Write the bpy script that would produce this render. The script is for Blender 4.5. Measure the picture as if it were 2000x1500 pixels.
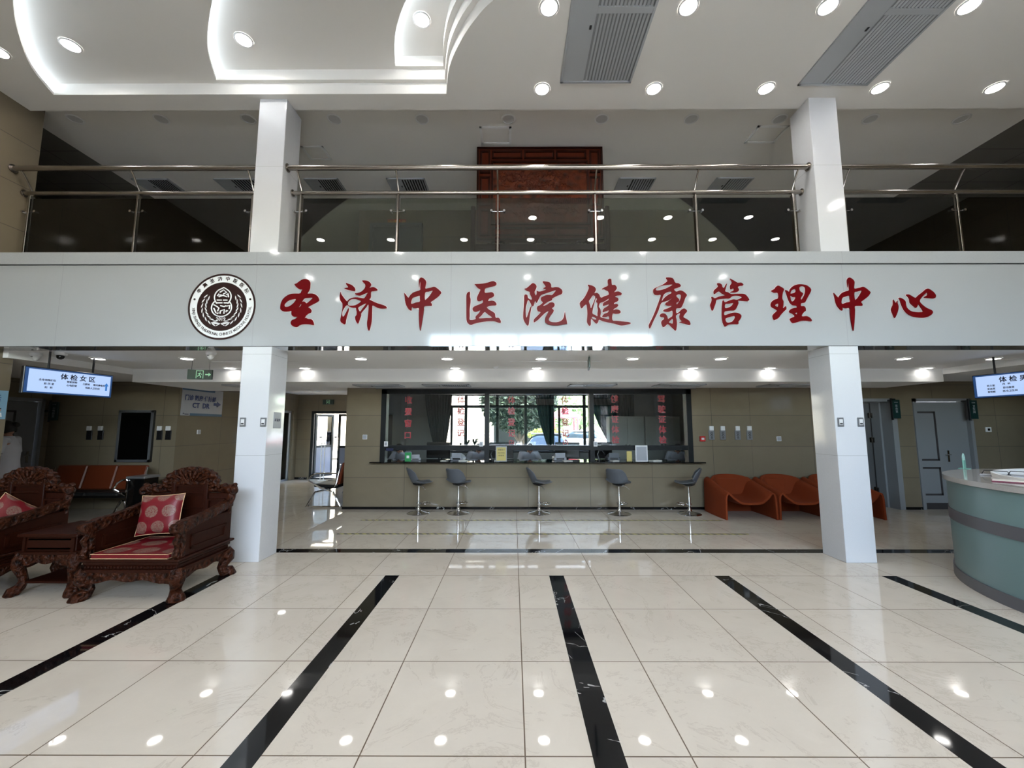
import bpy, math, random
from math import radians as R, sin, cos, pi, sqrt
from mathutils import Vector, Matrix
from mathutils.geometry import tessellate_polygon
random.seed(7)
sc = bpy.context.scene
col = sc.collection
for o in list(bpy.data.objects): bpy.data.objects.remove(o)

# ------------------------------------------------------------------ camera, sky, sun, exposure
CAM_H, CAM_P, CAM_Y = 1.579, 0.104330, 0.00326
cd = bpy.data.cameras.new('camera'); cam = bpy.data.objects.new('camera', cd); col.objects.link(cam)
cam.location = (0, 0, CAM_H); cam.rotation_euler = (pi/2 + CAM_P, 0, CAM_Y)
cd.sensor_width = 36; cd.lens = 797.23/2000*36; cd.clip_start = .05; cd.clip_end = 400
sc.camera = cam
sc.view_settings.view_transform = 'Standard'; sc.view_settings.look = 'None'
sc.view_settings.gamma = 1; sc.view_settings.use_curve_mapping = False
sc.view_settings.exposure = 0.82
w = bpy.data.worlds.new('sky'); sc.world = w; w.use_nodes = True
wn = w.node_tree.nodes; bg = wn['Background']
sky = wn.new('ShaderNodeTexSky'); sky.sky_type = 'NISHITA'; sky.sun_disc = False
sky.sun_elevation = R(52); sky.sun_rotation = R(150); sky.air_density = 1.2; sky.dust_density = 2.0
w.node_tree.links.new(sky.outputs[0], bg.inputs[0]); bg.inputs[1].default_value = 2.5
def lamp(name, typ, loc, rot, energy, color=(1,1,1), **kw):
    l = bpy.data.lights.new(name, typ); l.energy = energy; l.color = color
    for k, v in kw.items(): setattr(l, k, v)
    o = bpy.data.objects.new(name, l); col.objects.link(o); o.location = loc; o.rotation_euler = rot
    return o
lamp('sun', 'SUN', (0, 40, 30), Vector((.28,.25,-.93)).to_track_quat('-Z','Y').to_euler(), 24.0, (1, .95, .86), angle=R(.6))

# ------------------------------------------------------------------ pixel -> point on a plane of the room (surveying the photo)
def _ray(px, py):
    x = (px-1000)/797.23; v = (750-py)/797.23
    cp, sp = cos(CAM_P), sin(CAM_P); y = cp-v*sp; z = sp+v*cp
    c, s = cos(CAM_Y), sin(CAM_Y)
    return Vector((c*x-s*y, s*x+c*y, z))
def atY(px, py, Y): d = _ray(px, py); return Vector((0,0,CAM_H)) + d*(Y/d.y)
def atZ(px, py, Z): d = _ray(px, py); return Vector((0,0,CAM_H)) + d*((Z-CAM_H)/d.z)
def atX(px, py, X): d = _ray(px, py); return Vector((0,0,CAM_H)) + d*(X/d.x)

# ------------------------------------------------------------------ materials
def mat(name, color, rough=.5, metal=0, spec=.5, emit=0, ecol=None, coat=0, trans=0, ior=1.5, alpha=1):
    m = bpy.data.materials.new(name); m.use_nodes = True
    b = m.node_tree.nodes['Principled BSDF']; I = b.inputs
    I['Base Color'].default_value = (*color, 1); I['Roughness'].default_value = rough
    I['Metallic'].default_value = metal; I['Specular IOR Level'].default_value = spec
    I['Coat Weight'].default_value = coat; I['Coat Roughness'].default_value = .05
    I['Transmission Weight'].default_value = trans; I['IOR'].default_value = ior; I['Alpha'].default_value = alpha
    if emit: I['Emission Color'].default_value = (*(ecol or color), 1); I['Emission Strength'].default_value = emit
    return m
class NT:
    def __init__(s, m): s.m = m; s.t = m.node_tree; s.b = s.t.nodes['Principled BSDF']
    def n(s, typ, **kw):
        x = s.t.nodes.new('ShaderNode'+typ)
        for k, v in kw.items(): setattr(x, k, v)
        return x
    def l(s, a, b): s.t.links.new(a, b)
    def coord(s, k='Object'): return s.n('TexCoord').outputs[k]
    def math(s, op, a, b=None, c=None):
        x = s.n('Math', operation=op)
        for i, v in enumerate((a, b, c)):
            if v is None: continue
            if isinstance(v, (int, float)): x.inputs[i].default_value = v
            else: s.l(v, x.inputs[i])
        return x.outputs[0]
    def mix(s, fac, a, b, mode='MIX'):
        x = s.n('Mix', data_type='RGBA', blend_type=mode)
        for sock, v in ((x.inputs[0], fac), (x.inputs[6], a), (x.inputs[7], b)):
            if isinstance(v, (int, float)): sock.default_value = v
            elif isinstance(v, tuple): sock.default_value = (*v, 1)
            else: s.l(v, sock)
        return x.outputs[2]
    def noise(s, vec, scale, detail=4, rough=.55, dist=0):
        x = s.n('TexNoise'); s.l(vec, x.inputs['Vector']); x.inputs['Scale'].default_value = scale
        x.inputs['Detail'].default_value = detail; x.inputs['Roughness'].default_value = rough; x.inputs['Distortion'].default_value = dist
        return x.outputs['Fac']
    def ramp(s, fac, stops):
        x = s.n('ValToRGB'); s.l(fac, x.inputs[0]); e = x.color_ramp.elements
        for i, (p, c) in enumerate(stops):
            el = e[i] if i < 2 else e.new(p)
            el.position = p; el.color = (*c, 1)
        return x.outputs[0]
    def bump(s, h, strength=.3, dist=.01):
        x = s.n('Bump'); s.l(h, x.inputs['Height']); x.inputs['Strength'].default_value = strength; x.inputs['Distance'].default_value = dist
        s.l(x.outputs[0], s.b.inputs['Normal'])
def marble_tile(name, c1, c2, vein, bw, bh, wall, mortar=.003, mcol=(.12,.08,.05), rough=.06, veinw=.5, spec=.5):
    m = mat(name, c1, rough, spec=spec); T = NT(m); co = T.coord()
    if wall:
        sp = T.n('SeparateXYZ'); T.l(co, sp.inputs[0])
        cb = T.n('CombineXYZ'); T.l(T.math('ADD', sp.outputs[0], sp.outputs[1]), cb.inputs[0]); T.l(sp.outputs[2], cb.inputs[1]); uv = cb.outputs[0]
    else: uv = co
    br = T.n('TexBrick', offset=0, squash=1); T.l(uv, br.inputs['Vector'])
    br.inputs['Color1'].default_value = (*c1, 1); br.inputs['Color2'].default_value = (*[a*.88 for a in c1], 1); br.inputs['Mortar'].default_value = (*mcol, 1)
    br.inputs['Scale'].default_value = 1; br.inputs['Mortar Size'].default_value = mortar; br.inputs['Mortar Smooth'].default_value = 0
    br.inputs['Brick Width'].default_value = bw; br.inputs['Row Height'].default_value = bh
    n1 = T.noise(co, 2.2, 6, .6, .6); n2 = T.noise(co, 1.3, 8, .7, 1.2); n3 = T.noise(co, 60, 2)
    v = T.math('ABSOLUTE', T.math('SUBTRACT', n2, .5))
    vm = T.math('MULTIPLY', T.math('SUBTRACT', 1, T.math('SMOOTH_MIN', T.math('MULTIPLY', v, 60), 1, .1)), veinw)
    vm = T.math('MULTIPLY', T.math('MAXIMUM', vm, 0), T.math('GREATER_THAN', n1, .47))
    c = T.mix(T.ramp(n1, [(.35,(0,0,0)),(.7,(1,1,1))]), c1, c2)
    c = T.mix(T.math('MULTIPLY', n3, .3), c, tuple(a*.8 for a in c1))
    c = T.mix(vm, c, vein)
    c = T.mix(.45, c, br.outputs['Color'], 'MIX')
    c = T.mix(br.outputs['Fac'], c, mcol)
    T.l(c, T.b.inputs['Base Color'])
    T.l(T.math('ADD', T.math('MULTIPLY', br.outputs['Fac'], .5), rough), T.b.inputs['Roughness'])
    return m
M = {}
M['floor'] = marble_tile('floor_tile', (.66,.60,.51), (.56,.50,.42), (.34,.28,.22), .8, .8, False, .0035, rough=.035, spec=.6)
M['wall'] = marble_tile('wall_tile', (.215,.178,.122), (.188,.156,.107), (.16,.13,.09), 1.2, .6, True, .004, (.07,.06,.04), rough=.10, veinw=.2, spec=.45)
def speck(name, c, bh=None, bw=50, rough=.1):
    m = mat(name, c, rough); T = NT(m); co = T.coord()
    n = T.noise(co, 260, 2, .8)
    cc = T.mix(T.ramp(n, [(.46,(0,0,0)),(.62,(1,1,1))]), c, tuple(min(1, a*1.18) for a in c))
    if bh:
        sp = T.n('SeparateXYZ'); T.l(co, sp.inputs[0]); cb = T.n('CombineXYZ')
        T.l(T.math('ADD', sp.outputs[0], 17 if bw > 40 else 0), cb.inputs[0]); T.l(sp.outputs[2], cb.inputs[1])
        br = T.n('TexBrick', offset=0); T.l(cb.outputs[0], br.inputs['Vector']); br.inputs['Scale'].default_value = 1
        br.inputs['Mortar Size'].default_value = .0022; br.inputs['Mortar Smooth'].default_value = 0
        br.inputs['Brick Width'].default_value = bw; br.inputs['Row Height'].default_value = bh
        cc = T.mix(T.math('MULTIPLY', br.outputs['Fac'], .55), cc, (.25,.25,.25))
    T.l(cc, T.b.inputs['Base Color']); return m
M['column'] = speck('column_quartz', (.60,.61,.63), 1.235)
M['fascia'] = speck('fascia_quartz', (.355,.37,.385), 50, 2.45, rough=.07)
def black_marble():
    m = mat('black_marble', (.004,.004,.005), .05); T = NT(m); co = T.coord()
    n = T.noise(co, 1.1, 5, .5, 1.6); v = T.math('ABSOLUTE', T.math('SUBTRACT', n, .5))
    k = T.math('MULTIPLY', T.math('LESS_THAN', v, .0035), T.math('GREATER_THAN', T.noise(co, 2.5), .5))
    T.l(T.mix(k, (.004,.004,.005), (.35,.35,.34)), T.b.inputs['Base Color']); return m
M['black_marble'] = black_marble()
def paint(name, c, rough=.75, sc_=90, st=.08):
    m = mat(name, c, rough, spec=.3); T = NT(m); co = T.coord()
    n = T.noise(co, sc_, 3); T.bump(n, st, .002)
    T.l(T.mix(T.noise(co, 1.5, 3), tuple(a*.97 for a in c), c), T.b.inputs['Base Color']); return m
M['ceiling'] = paint('ceiling_paint', (.80,.78,.74))
M['ceiling_white'] = paint('soffit_paint', (.85,.85,.84))
M['ceiling_dark'] = paint('side_ceiling_paint', (.22,.21,.19))
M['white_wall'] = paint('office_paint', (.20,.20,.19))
M['grille'] = mat('grille_grey', (.42,.44,.46), .45); M['grille_mid'] = mat('grille_inner', (.26,.27,.28), .6)
M['grille_dark'] = mat('grille_shadow_void', (.01,.01,.01), .8)
M['ring'] = mat('lamp_ring', (.75,.75,.75), .3)
M['lamp'] = mat('lamp_diffuser', (1,1,1), .5, emit=64, ecol=(1,.97,.93))
M['lamp_low'] = mat('low_lamp_diffuser', (1,1,1), .5, emit=11, ecol=(1,.97,.93))
M['lamp_off'] = mat('unlit_diffuser', (.55,.55,.55), .4)
M['led'] = mat('led_strip', (1,1,1), .5, emit=10, ecol=(.74,.86,1))
M['steel'] = mat('brushed_steel', (.34,.31,.28), .2, 1)
M['chrome'] = mat('chrome', (.7,.7,.72), .07, 1)
M['dark_metal'] = mat('dark_metal', (.05,.05,.055), .3, .8)
M['frame_black'] = mat('frame_charcoal', (.009,.010,.011), .4, spec=.2)
M['black'] = mat('black_plastic', (.008,.008,.009), .35)
M['black_gloss'] = mat('black_gloss', (.004,.004,.004), .04)
M['white'] = mat('white_plastic', (.72,.72,.72), .35)
M['white_door'] = paint('door_white', (.24,.25,.26), .4, 30, .02)
M['grey_door'] = mat('door_steel_grey', (.12,.13,.14), .45)
M['door_inlay'] = mat('door_inlay_dark', (.05,.045,.045), .4)
M['grey_plastic'] = mat('grey_shell', (.095,.105,.12), .42)
M['red_letter'] = mat('letter_red', (.115,.001,.003), .35, spec=.12)
M['red_bright'] = mat('window_letter_red', (.34,.004,.012), .4)
M['letter_edge'] = mat('letter_edge_white', (.70,.52,.52), .4); M['pane_edge'] = mat('pane_letter_edge', (.30,.17,.17), .5)
M['logo_dark'] = mat('logo_dark_brown', (.018,.004,.004), .3)
M['logo_white'] = mat('logo_white', (.82,.84,.86), .3)
M['blue'] = mat('sign_blue', (.012,.03,.14), .4); M['navy'] = mat('sign_navy', (.008,.012,.05), .4); M['teal_blue'] = mat('sign_teal', (.03,.09,.16), .4)
M['sign_white'] = mat('sign_white', (.33,.34,.37), .4)
M['paper'] = mat('paper', (.7,.68,.62), .7); M['yellow_paper'] = mat('yellow_paper', (.55,.45,.14), .6)
M['green'] = mat('green_card', (.01,.24,.06), .4); M['red'] = mat('red_plate', (.42,.01,.008), .4)
M['gold_text'] = mat('gold_text', (.6,.35,.05), .5)
M['sign_green'] = mat('exit_sign_dark_green', (.03,.045,.035), .4); M['glow_green'] = mat('exit_mark', (.25,.5,.3), .5, emit=.12, ecol=(.4,.8,.5))
M['door_sign'] = mat('door_sign_green', (.006,.03,.028), .3)
M['screen_blue'] = mat('screen_light_blue', (.1,.15,.25), .2, emit=.5, ecol=(.50,.66,1))
M['screen_border'] = mat('screen_border_blue', (.02,.05,.14), .2, emit=.12, ecol=(.06,.2,.6))
M['screen_text'] = mat('screen_text', (.005,.006,.02), .4); M['screen_arrow'] = mat('screen_arrow', (.02,.1,.3), .4, emit=.25, ecol=(.05,.3,.9))
M['screen_off'] = mat('screen_off', (.002,.002,.002), .06)
M['alu'] = mat('aluminium', (.3,.31,.33), .35, .7)
def glass(name, color=(1,1,1), refl_ior=1.45, fac=None, tint=(.93,.95,.94)):
    m = bpy.data.materials.new(name); m.use_nodes = True; t = m.node_tree; t.nodes.clear()
    o = t.nodes.new('ShaderNodeOutputMaterial'); mx = t.nodes.new('ShaderNodeMixShader')
    tr = t.nodes.new('ShaderNodeBsdfTransparent'); gl = t.nodes.new('ShaderNodeBsdfGlossy'); fr = t.nodes.new('ShaderNodeFresnel')
    tr.inputs[0].default_value = (*tint, 1); gl.inputs['Roughness'].default_value = .0; fr.inputs[0].default_value = refl_ior
    t.links.new(fr.outputs[0], mx.inputs[0]); t.links.new(tr.outputs[0], mx.inputs[1]); t.links.new(gl.outputs[0], mx.inputs[2]); t.links.new(mx.outputs[0], o.inputs[0])
    return m
M['glass'] = glass('window_glass', tint=(.95,.97,.97))
M['rail_glass'] = glass('balustrade_glass', tint=(.64,.67,.61), refl_ior=1.7)
def wood(name, c, c2, rough=.28, carve=0):
    m = mat(name, c, rough, spec=.18); T = NT(m); co = T.coord()
    mp = T.n('Mapping'); T.l(co, mp.inputs[0]); mp.inputs['Scale'].default_value = (1, 1, .25)
    n = T.noise(mp.outputs[0], 22, 6, .6, .8)
    T.l(T.mix(n, c, c2), T.b.inputs['Base Color'])
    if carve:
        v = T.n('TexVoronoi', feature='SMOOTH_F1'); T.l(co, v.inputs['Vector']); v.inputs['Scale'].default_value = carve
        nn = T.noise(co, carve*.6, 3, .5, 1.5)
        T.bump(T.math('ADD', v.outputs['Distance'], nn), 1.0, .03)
        T.l(T.mix(T.ramp(T.math('ADD', v.outputs['Distance'], T.math('MULTIPLY', nn, .6)), [(.35, (0,0,0)), (.85, (1,1,1))]), tuple(a*.35 for a in c), tuple(min(1, a*1.05) for a in c2)), T.b.inputs['Base Color'])  # shade of the carving painted into the colour: hollows darker, ridges lighter
    else: T.bump(n, .12, .002)
    return m
M['wood'] = wood('rosewood', (.014,.0025,.0010), (.030,.006,.002), .42)
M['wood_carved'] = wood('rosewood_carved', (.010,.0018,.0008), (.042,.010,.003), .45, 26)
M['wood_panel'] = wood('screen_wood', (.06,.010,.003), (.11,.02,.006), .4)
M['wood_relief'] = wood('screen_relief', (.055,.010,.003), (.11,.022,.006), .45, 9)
def brocade():
    m = mat('red_brocade', (.4,.005,.015), .45); T = NT(m); co = T.coord('Generated')
    mp = T.n('Mapping'); T.l(co, mp.inputs[0]); mp.inputs['Scale'].default_value = (2.6,2.6,2.6); mp.inputs['Rotation'].default_value = (0,0,0)
    sp = T.n('SeparateXYZ'); T.l(mp.outputs[0], sp.inputs[0])
    # staggered medallions
    a, b = sp.outputs[0], sp.outputs[1]
    row = T.math('FLOOR', b); u = T.math('FRACT', T.math('ADD', a, T.math('MULTIPLY', row, .5))); v = T.math('FRACT', b)
    du = T.math('SUBTRACT', u, .5); dv = T.math('SUBTRACT', v, .5)
    d = T.math('SQRT', T.math('ADD', T.math('MULTIPLY', du, du), T.math('MULTIPLY', dv, dv)))
    n = T.noise(co, 38, 3, .6, 2.0)
    k = T.math('MULTIPLY', T.math('LESS_THAN', d, .38), T.math('GREATER_THAN', n, .47))
    T.l(T.mix(k, (.14,.001,.006), (.19,.12,.09)), T.b.inputs['Base Color']); return m
M['brocade'] = brocade()
M['piping'] = mat('gold_piping', (.6,.4,.22), .5)
M['orange_fabric'] = paint('orange_fabric', (.22,.035,.006), .85, 220, .2)
M['orange_leather'] = mat('orange_leather', (.13,.025,.007), .4)
M['black_leather'] = mat('black_leather', (.012,.012,.012), .6, spec=.2)
M['desk_glass'] = mat('desk_mint_glass', (.17,.27,.28), .3); M['desk_band'] = mat('desk_band_grey', (.11,.11,.125), .4); M['desk_top'] = speck('desk_top_quartz', (.42,.41,.40), rough=.08)
M['curtain'] = mat('teal_curtain', (.003,.018,.022), .9, spec=.1)
M['cabinet'] = mat('steel_cabinet_grey', (.22,.22,.20), .35)
M['skin'] = mat('skin', (.42,.22,.15), .5); M['hair'] = mat('hair_black', (.008,.007,.007), .5); M['coat'] = mat('white_coat', (.48,.50,.56), .8); M['trousers'] = mat('dark_trousers', (.02,.02,.03), .8)
M['yellow_wall'] = paint('yellow_render', (.75,.68,.52), .8, 20, .1)
M['asphalt'] = paint('forecourt_paving', (.42,.41,.40), .85, 12, .2)
M['soil'] = mat('bark', (.06,.045,.03), .9)
def leafm(name, c, c2):
    m = mat(name, c, .6); T = NT(m); T.l(T.mix(T.noise(T.coord(), 3, 2), c, c2), T.b.inputs['Base Color']); return m
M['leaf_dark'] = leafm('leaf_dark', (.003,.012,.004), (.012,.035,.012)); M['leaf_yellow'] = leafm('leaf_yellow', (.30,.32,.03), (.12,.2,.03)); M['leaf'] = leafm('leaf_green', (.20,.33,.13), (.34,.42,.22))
M['car_white'] = mat('car_white', (.75,.75,.77), .15, coat=1); M['car_dark'] = mat('car_silver', (.35,.36,.38), .2, .5); M['car_red'] = mat('car_maroon', (.25,.02,.02), .2, coat=1); M['tyre'] = mat('tyre', (.02,.02,.02), .8); M['car_glass'] = mat('car_glass', (.02,.03,.04), .05)
M['pav_red'] = mat('pavilion_red', (.5,.04,.05), .5)
M['terracotta'] = mat('grey_pot', (.12,.12,.14), .6)
M['tape'] = None
def tape():
    m = mat('hazard_tape', (.5,.45,.05), .4); T = NT(m); sp = T.n('SeparateXYZ'); T.l(T.coord(), sp.inputs[0])
    f = T.math('FRACT', T.math('MULTIPLY', T.math('ADD', sp.outputs[0], sp.outputs[1]), 9))
    n = T.noise(T.coord(), 30, 2)
    k = T.math('GREATER_THAN', T.math('ADD', f, T.math('MULTIPLY', n, .3)), .68)
    T.l(T.mix(k, (.42,.38,.07), (.02,.02,.02)), T.b.inputs['Base Color']); return m
M['tape'] = tape()

# ------------------------------------------------------------------ mesh builder
class MB:
    def __init__(s): s.v = []; s.f = []
    def add(s, vs, fs):
        o = len(s.v); s.v += [tuple(v) for v in vs]; s.f += [tuple(i+o for i in f) for f in fs]; return s
    def box(s, x0, x1, y0, y1, z0, z1, mtx=None):
        vs = [Vector(p) for p in ((x0,y0,z0),(x1,y0,z0),(x1,y1,z0),(x0,y1,z0),(x0,y0,z1),(x1,y0,z1),(x1,y1,z1),(x0,y1,z1))]
        if mtx: vs = [mtx @ v for v in vs]
        return s.add(vs, [(0,3,2,1),(4,5,6,7),(0,1,5,4),(1,2,6,5),(2,3,7,6),(3,0,4,7)])
    def bbox(s, x0, x1, y0, y1, z0, z1, b=.01, mtx=None):     # bevelled box: chamfered in all three directions
        xs = (x0, x1); ys = (y0, y1); zs = (z0, z1); vs = []; idx = {}
        for i in (0,1):
            for j in (0,1):
                for k in (0,1):
                    sx, sy, sz = (1,-1)[i], (1,-1)[j], (1,-1)[k]
                    for a in range(3):
                        p = [xs[i]+sx*b, ys[j]+sy*b, zs[k]+sz*b]; p[a] -= (sx,sy,sz)[a]*b
                        idx[i,j,k,a] = len(vs); vs.append(Vector(p))
        F = []
        q = [(0,0),(1,0),(1,1),(0,1)]
        for i in (0,1): F.append([idx[i,j,k,0] for j,k in q])
        for j in (0,1): F.append([idx[i,j,k,1] for i,k in q])
        for k in (0,1): F.append([idx[i,j,k,2] for i,j in q])
        for j in (0,1):
            for k in (0,1): F.append([idx[0,j,k,1],idx[1,j,k,1],idx[1,j,k,2],idx[0,j,k,2]])
        for i in (0,1):
            for k in (0,1): F.append([idx[i,0,k,0],idx[i,1,k,0],idx[i,1,k,2],idx[i,0,k,2]])
        for i in (0,1):
            for j in (0,1): F.append([idx[i,j,0,0],idx[i,j,1,0],idx[i,j,1,1],idx[i,j,0,1]])
        for i in (0,1):
            for j in (0,1):
                for k in (0,1): F.append([idx[i,j,k,a] for a in range(3)])
        c = Vector(((x0+x1)/2,(y0+y1)/2,(z0+z1)/2)); G = []
        for f in F:
            n = (vs[f[1]]-vs[f[0]]).cross(vs[f[2]]-vs[f[0]]); m = sum((vs[i] for i in f), Vector())/len(f)-c
            G.append(tuple(f) if n.dot(m) > 0 else tuple(reversed(f)))
        if mtx: vs = [mtx @ v for v in vs]
        return s.add(vs, G)
    def tube(s, pts, r, n=12, caps=True, closed=False, flat=1.0):
        pts = [Vector(p) for p in pts]; m = len(pts); rs = r if isinstance(r, (list, tuple)) else [r]*m
        vs = []; up = None
        for i, p in enumerate(pts):
            a = pts[i-1] if i > 0 else (pts[-1] if closed else p); b = pts[(i+1) % m] if (i < m-1 or closed) else p
            d = (b-a).normalized()
            if up is None:
                up = Vector((0,0,1)) if abs(d.z) < .9 else Vector((0,1,0))
            x = d.cross(up)
            if x.length < 1e-4: x = d.orthogonal()
            x.normalize(); y = x.cross(d).normalized(); up = y
            for k in range(n):
                t = 2*pi*k/n; vs.append(p + x*cos(t)*rs[i] + y*sin(t)*rs[i]*flat)
        fs = []
        for i in range(m if closed else m-1):
            for k in range(n):
                a = i*n+k; b = i*n+(k+1) % n; c = ((i+1) % m)*n+(k+1) % n; d = ((i+1) % m)*n+k
                fs.append((a,b,c,d))
        if caps and not closed: fs += [tuple(range(n-1,-1,-1)), tuple((m-1)*n+k for k in range(n))]
        return s.add(vs, fs)
    def lathe(s, prof, c=(0,0,0), n=24, axis='z', caps=True):
        vs = []; fs = []; m = len(prof)
        for (r, h) in prof:
            for k in range(n):
                t = 2*pi*k/n
                if axis == 'z': p = (c[0]+r*cos(t), c[1]+r*sin(t), c[2]+h)
                elif axis == 'y': p = (c[0]+r*cos(t), c[1]+h, c[2]-r*sin(t))
                else: p = (c[0]+h, c[1]+r*cos(t), c[2]+r*sin(t))
                vs.append(p)
        for i in range(m-1):
            for k in range(n): fs.append((i*n+k, i*n+(k+1) % n, (i+1)*n+(k+1) % n, (i+1)*n+k))
        if caps: fs += [tuple(range(n-1,-1,-1)), tuple((m-1)*n+k for k in range(n))]
        return s.add(vs, fs)
    def prism(s, poly, d0, d1, axis='y', holes=()):           # polygon (a,b) swept from d0 to d1 along axis
        loops = [[Vector((p[0], p[1], 0)) for p in L] for L in (poly, *holes)]
        tri = tessellate_polygon(loops); flat = [p for L in loops for p in L]; N = len(flat)
        def P(p, d): return {'y': (p.x, d, p.y), 'x': (d, p.x, p.y), 'z': (p.x, p.y, d)}[axis]
        vs = [P(p, d0) for p in flat] + [P(p, d1) for p in flat]; fs = []
        for t in tri: fs.append(tuple(t)); fs.append(tuple(i+N for i in reversed(t)))
        o = 0
        for L in loops:
            k = len(L)
            for i in range(k): fs.append((o+i, o+(i+1) % k, o+(i+1) % k+N, o+i+N))
            o += k
        return s.add(vs, fs)
    def grid(s, fn, nu, nv, cu=False):
        vs = [fn(i/(nu if cu else nu-1), j/(nv-1)) for i in range(nu) for j in range(nv)]; fs = []
        for i in range(nu if cu else nu-1):
            for j in range(nv-1): a = i*nv+j; b = ((i+1) % nu)*nv+j; fs.append((a, b, b+1, a+1))
        return s.add(vs, fs)
    def sphere(s, c, r, n=14, m=9):
        r = r if isinstance(r, (tuple, list)) else (r, r, r); prof = []
        for i in range(1, m):
            t = pi*i/m; prof.append((sin(t), -cos(t)))
        vs = [(c[0]+r[0]*a*cos(2*pi*k/n), c[1]+r[1]*a*sin(2*pi*k/n), c[2]+r[2]*b) for a, b in prof for k in range(n)]
        o = len(vs); vs += [(c[0],c[1],c[2]-r[2]), (c[0],c[1],c[2]+r[2])]; fs = []
        for i in range(m-2):
            for k in range(n): fs.append((i*n+k, i*n+(k+1) % n, (i+1)*n+(k+1) % n, (i+1)*n+k))
        for k in range(n): fs.append((o, (k+1) % n, k)); fs.append((o+1, (m-2)*n+k, (m-2)*n+(k+1) % n))
        return s.add(vs, fs)
    def build(s, name, m, parent=None, smooth=True, angle=35):
        me = bpy.data.meshes.new(name); me.from_pydata(s.v, [], s.f); me.materials.append(M[m] if isinstance(m, str) else m)
        import bmesh
        bm = bmesh.new(); bm.from_mesh(me); bmesh.ops.recalc_face_normals(bm, faces=bm.faces); bm.to_mesh(me); bm.free()
        if smooth:
            me.polygons.foreach_set('use_smooth', [True]*len(me.polygons)); me.set_sharp_from_angle(angle=R(angle))
        o = bpy.data.objects.new(name, me); col.objects.link(o)
        if parent: o.parent = parent
        return o
def tag(o, label=None, cat=None, group=None, kind=None):
    for k, v in (('label', label), ('category', cat), ('group', group), ('kind', kind)):
        if v: o[k] = v
    return o
def thing(name, label, cat, loc=(0,0,0), rz=0, group=None, rot=None):
    o = bpy.data.objects.new(name, None); col.objects.link(o); o.location = loc; o.rotation_euler = rot or (0,0,rz); o.empty_display_size = .1
    return tag(o, label, cat, group)
def struct(name, mb, m, parent=None, loc=None, **kw):
    o = mb.build(name, m, parent, **kw)
    if loc: 
        o.location = loc
        for v in o.data.vertices: v.co -= Vector(loc)
    if not parent: o['kind'] = 'structure'
    return o
def dup(root, loc, rz=None, label=None, group=None, scale=None):
    r = root.copy(); col.objects.link(r); r.location = loc
    if rz is not None: r.rotation_euler = (0,0,rz)
    if label: r['label'] = label
    if group: r['group'] = group
    if scale: r.scale = scale
    for ch in list(root.children):
        c = ch.copy(); col.objects.link(c); c.parent = r
        for g in list(ch.children):
            d = g.copy(); col.objects.link(d); d.parent = c
    return r
def lettering(name, items, m, parent=None, depth=.001, bold=0, edge=None):
    """items: (string, x, z, size[, align[, rotation]]) written on a sheet facing -y; one mesh."""
    vs = MB()
    for it in items:
        s, x, z, size = it[:4]; al = it[4] if len(it) > 4 else 'CENTER'; rt = it[5] if len(it) > 5 else 0
        sx = it[6] if len(it) > 6 else 1
        cu = bpy.data.curves.new('t', 'FONT'); cu.body = s; cu.size = size; cu.align_x = al; cu.align_y = 'CENTER'
        cu.extrude = depth; cu.offset = bold*size; cu.resolution_u = 2; cu.fill_mode = 'BOTH'
        ob = bpy.data.objects.new('t', cu); col.objects.link(ob)
        me = bpy.data.meshes.new_from_object(ob)
        c, sn = cos(rt), sin(rt)
        vs.add([(x+(v.co.x*c*sx-v.co.y*sn), -v.co.z, z+(v.co.x*sn*sx+v.co.y*c)) for v in me.vertices], [tuple(p.vertices) for p in me.polygons])
        bpy.data.objects.remove(ob); bpy.data.curves.remove(cu); bpy.data.meshes.remove(me)
    return vs.build(name, m, parent, smooth=False)
def smooth_loop(p, k=3):
    out = []; n = len(p)
    for i in range(n):
        a, b, c, d = (Vector((*p[(i+j-1) % n],)) for j in range(4))
        lim = min((c-b).length, 1e9)
        for s in range(k):
            t = s/k
            out.append(tuple(.5*((2*b)+(-a+c)*t+(2*a-5*b+4*c-d)*t*t+(-a+3*b-3*c+d)*t**3)))
    return out
def leaves(n, c, r, size, m, name, parent, seed=1):
    rnd = random.Random(seed); b = MB()
    for _ in range(n):
        while True:
            p = Vector((rnd.uniform(-1,1), rnd.uniform(-1,1), rnd.uniform(-1,1)))
            if .25 < p.length < 1: break
        p = Vector((c[0]+p.x*r[0], c[1]+p.y*r[1], c[2]+p.z*r[2])); s = size*rnd.uniform(.6,1.4)
        u = Vector((rnd.uniform(-1,1), rnd.uniform(-1,1), rnd.uniform(-1,1))).normalized(); v = u.orthogonal().normalized()
        nrm = u.cross(v)*s*.12
        b.add([p-u*s, p+v*s*.4+nrm, p+u*s, p-v*s*.4+nrm], [(0,1,2,3)])
    return b.build(name, m, parent, smooth=False)
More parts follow.
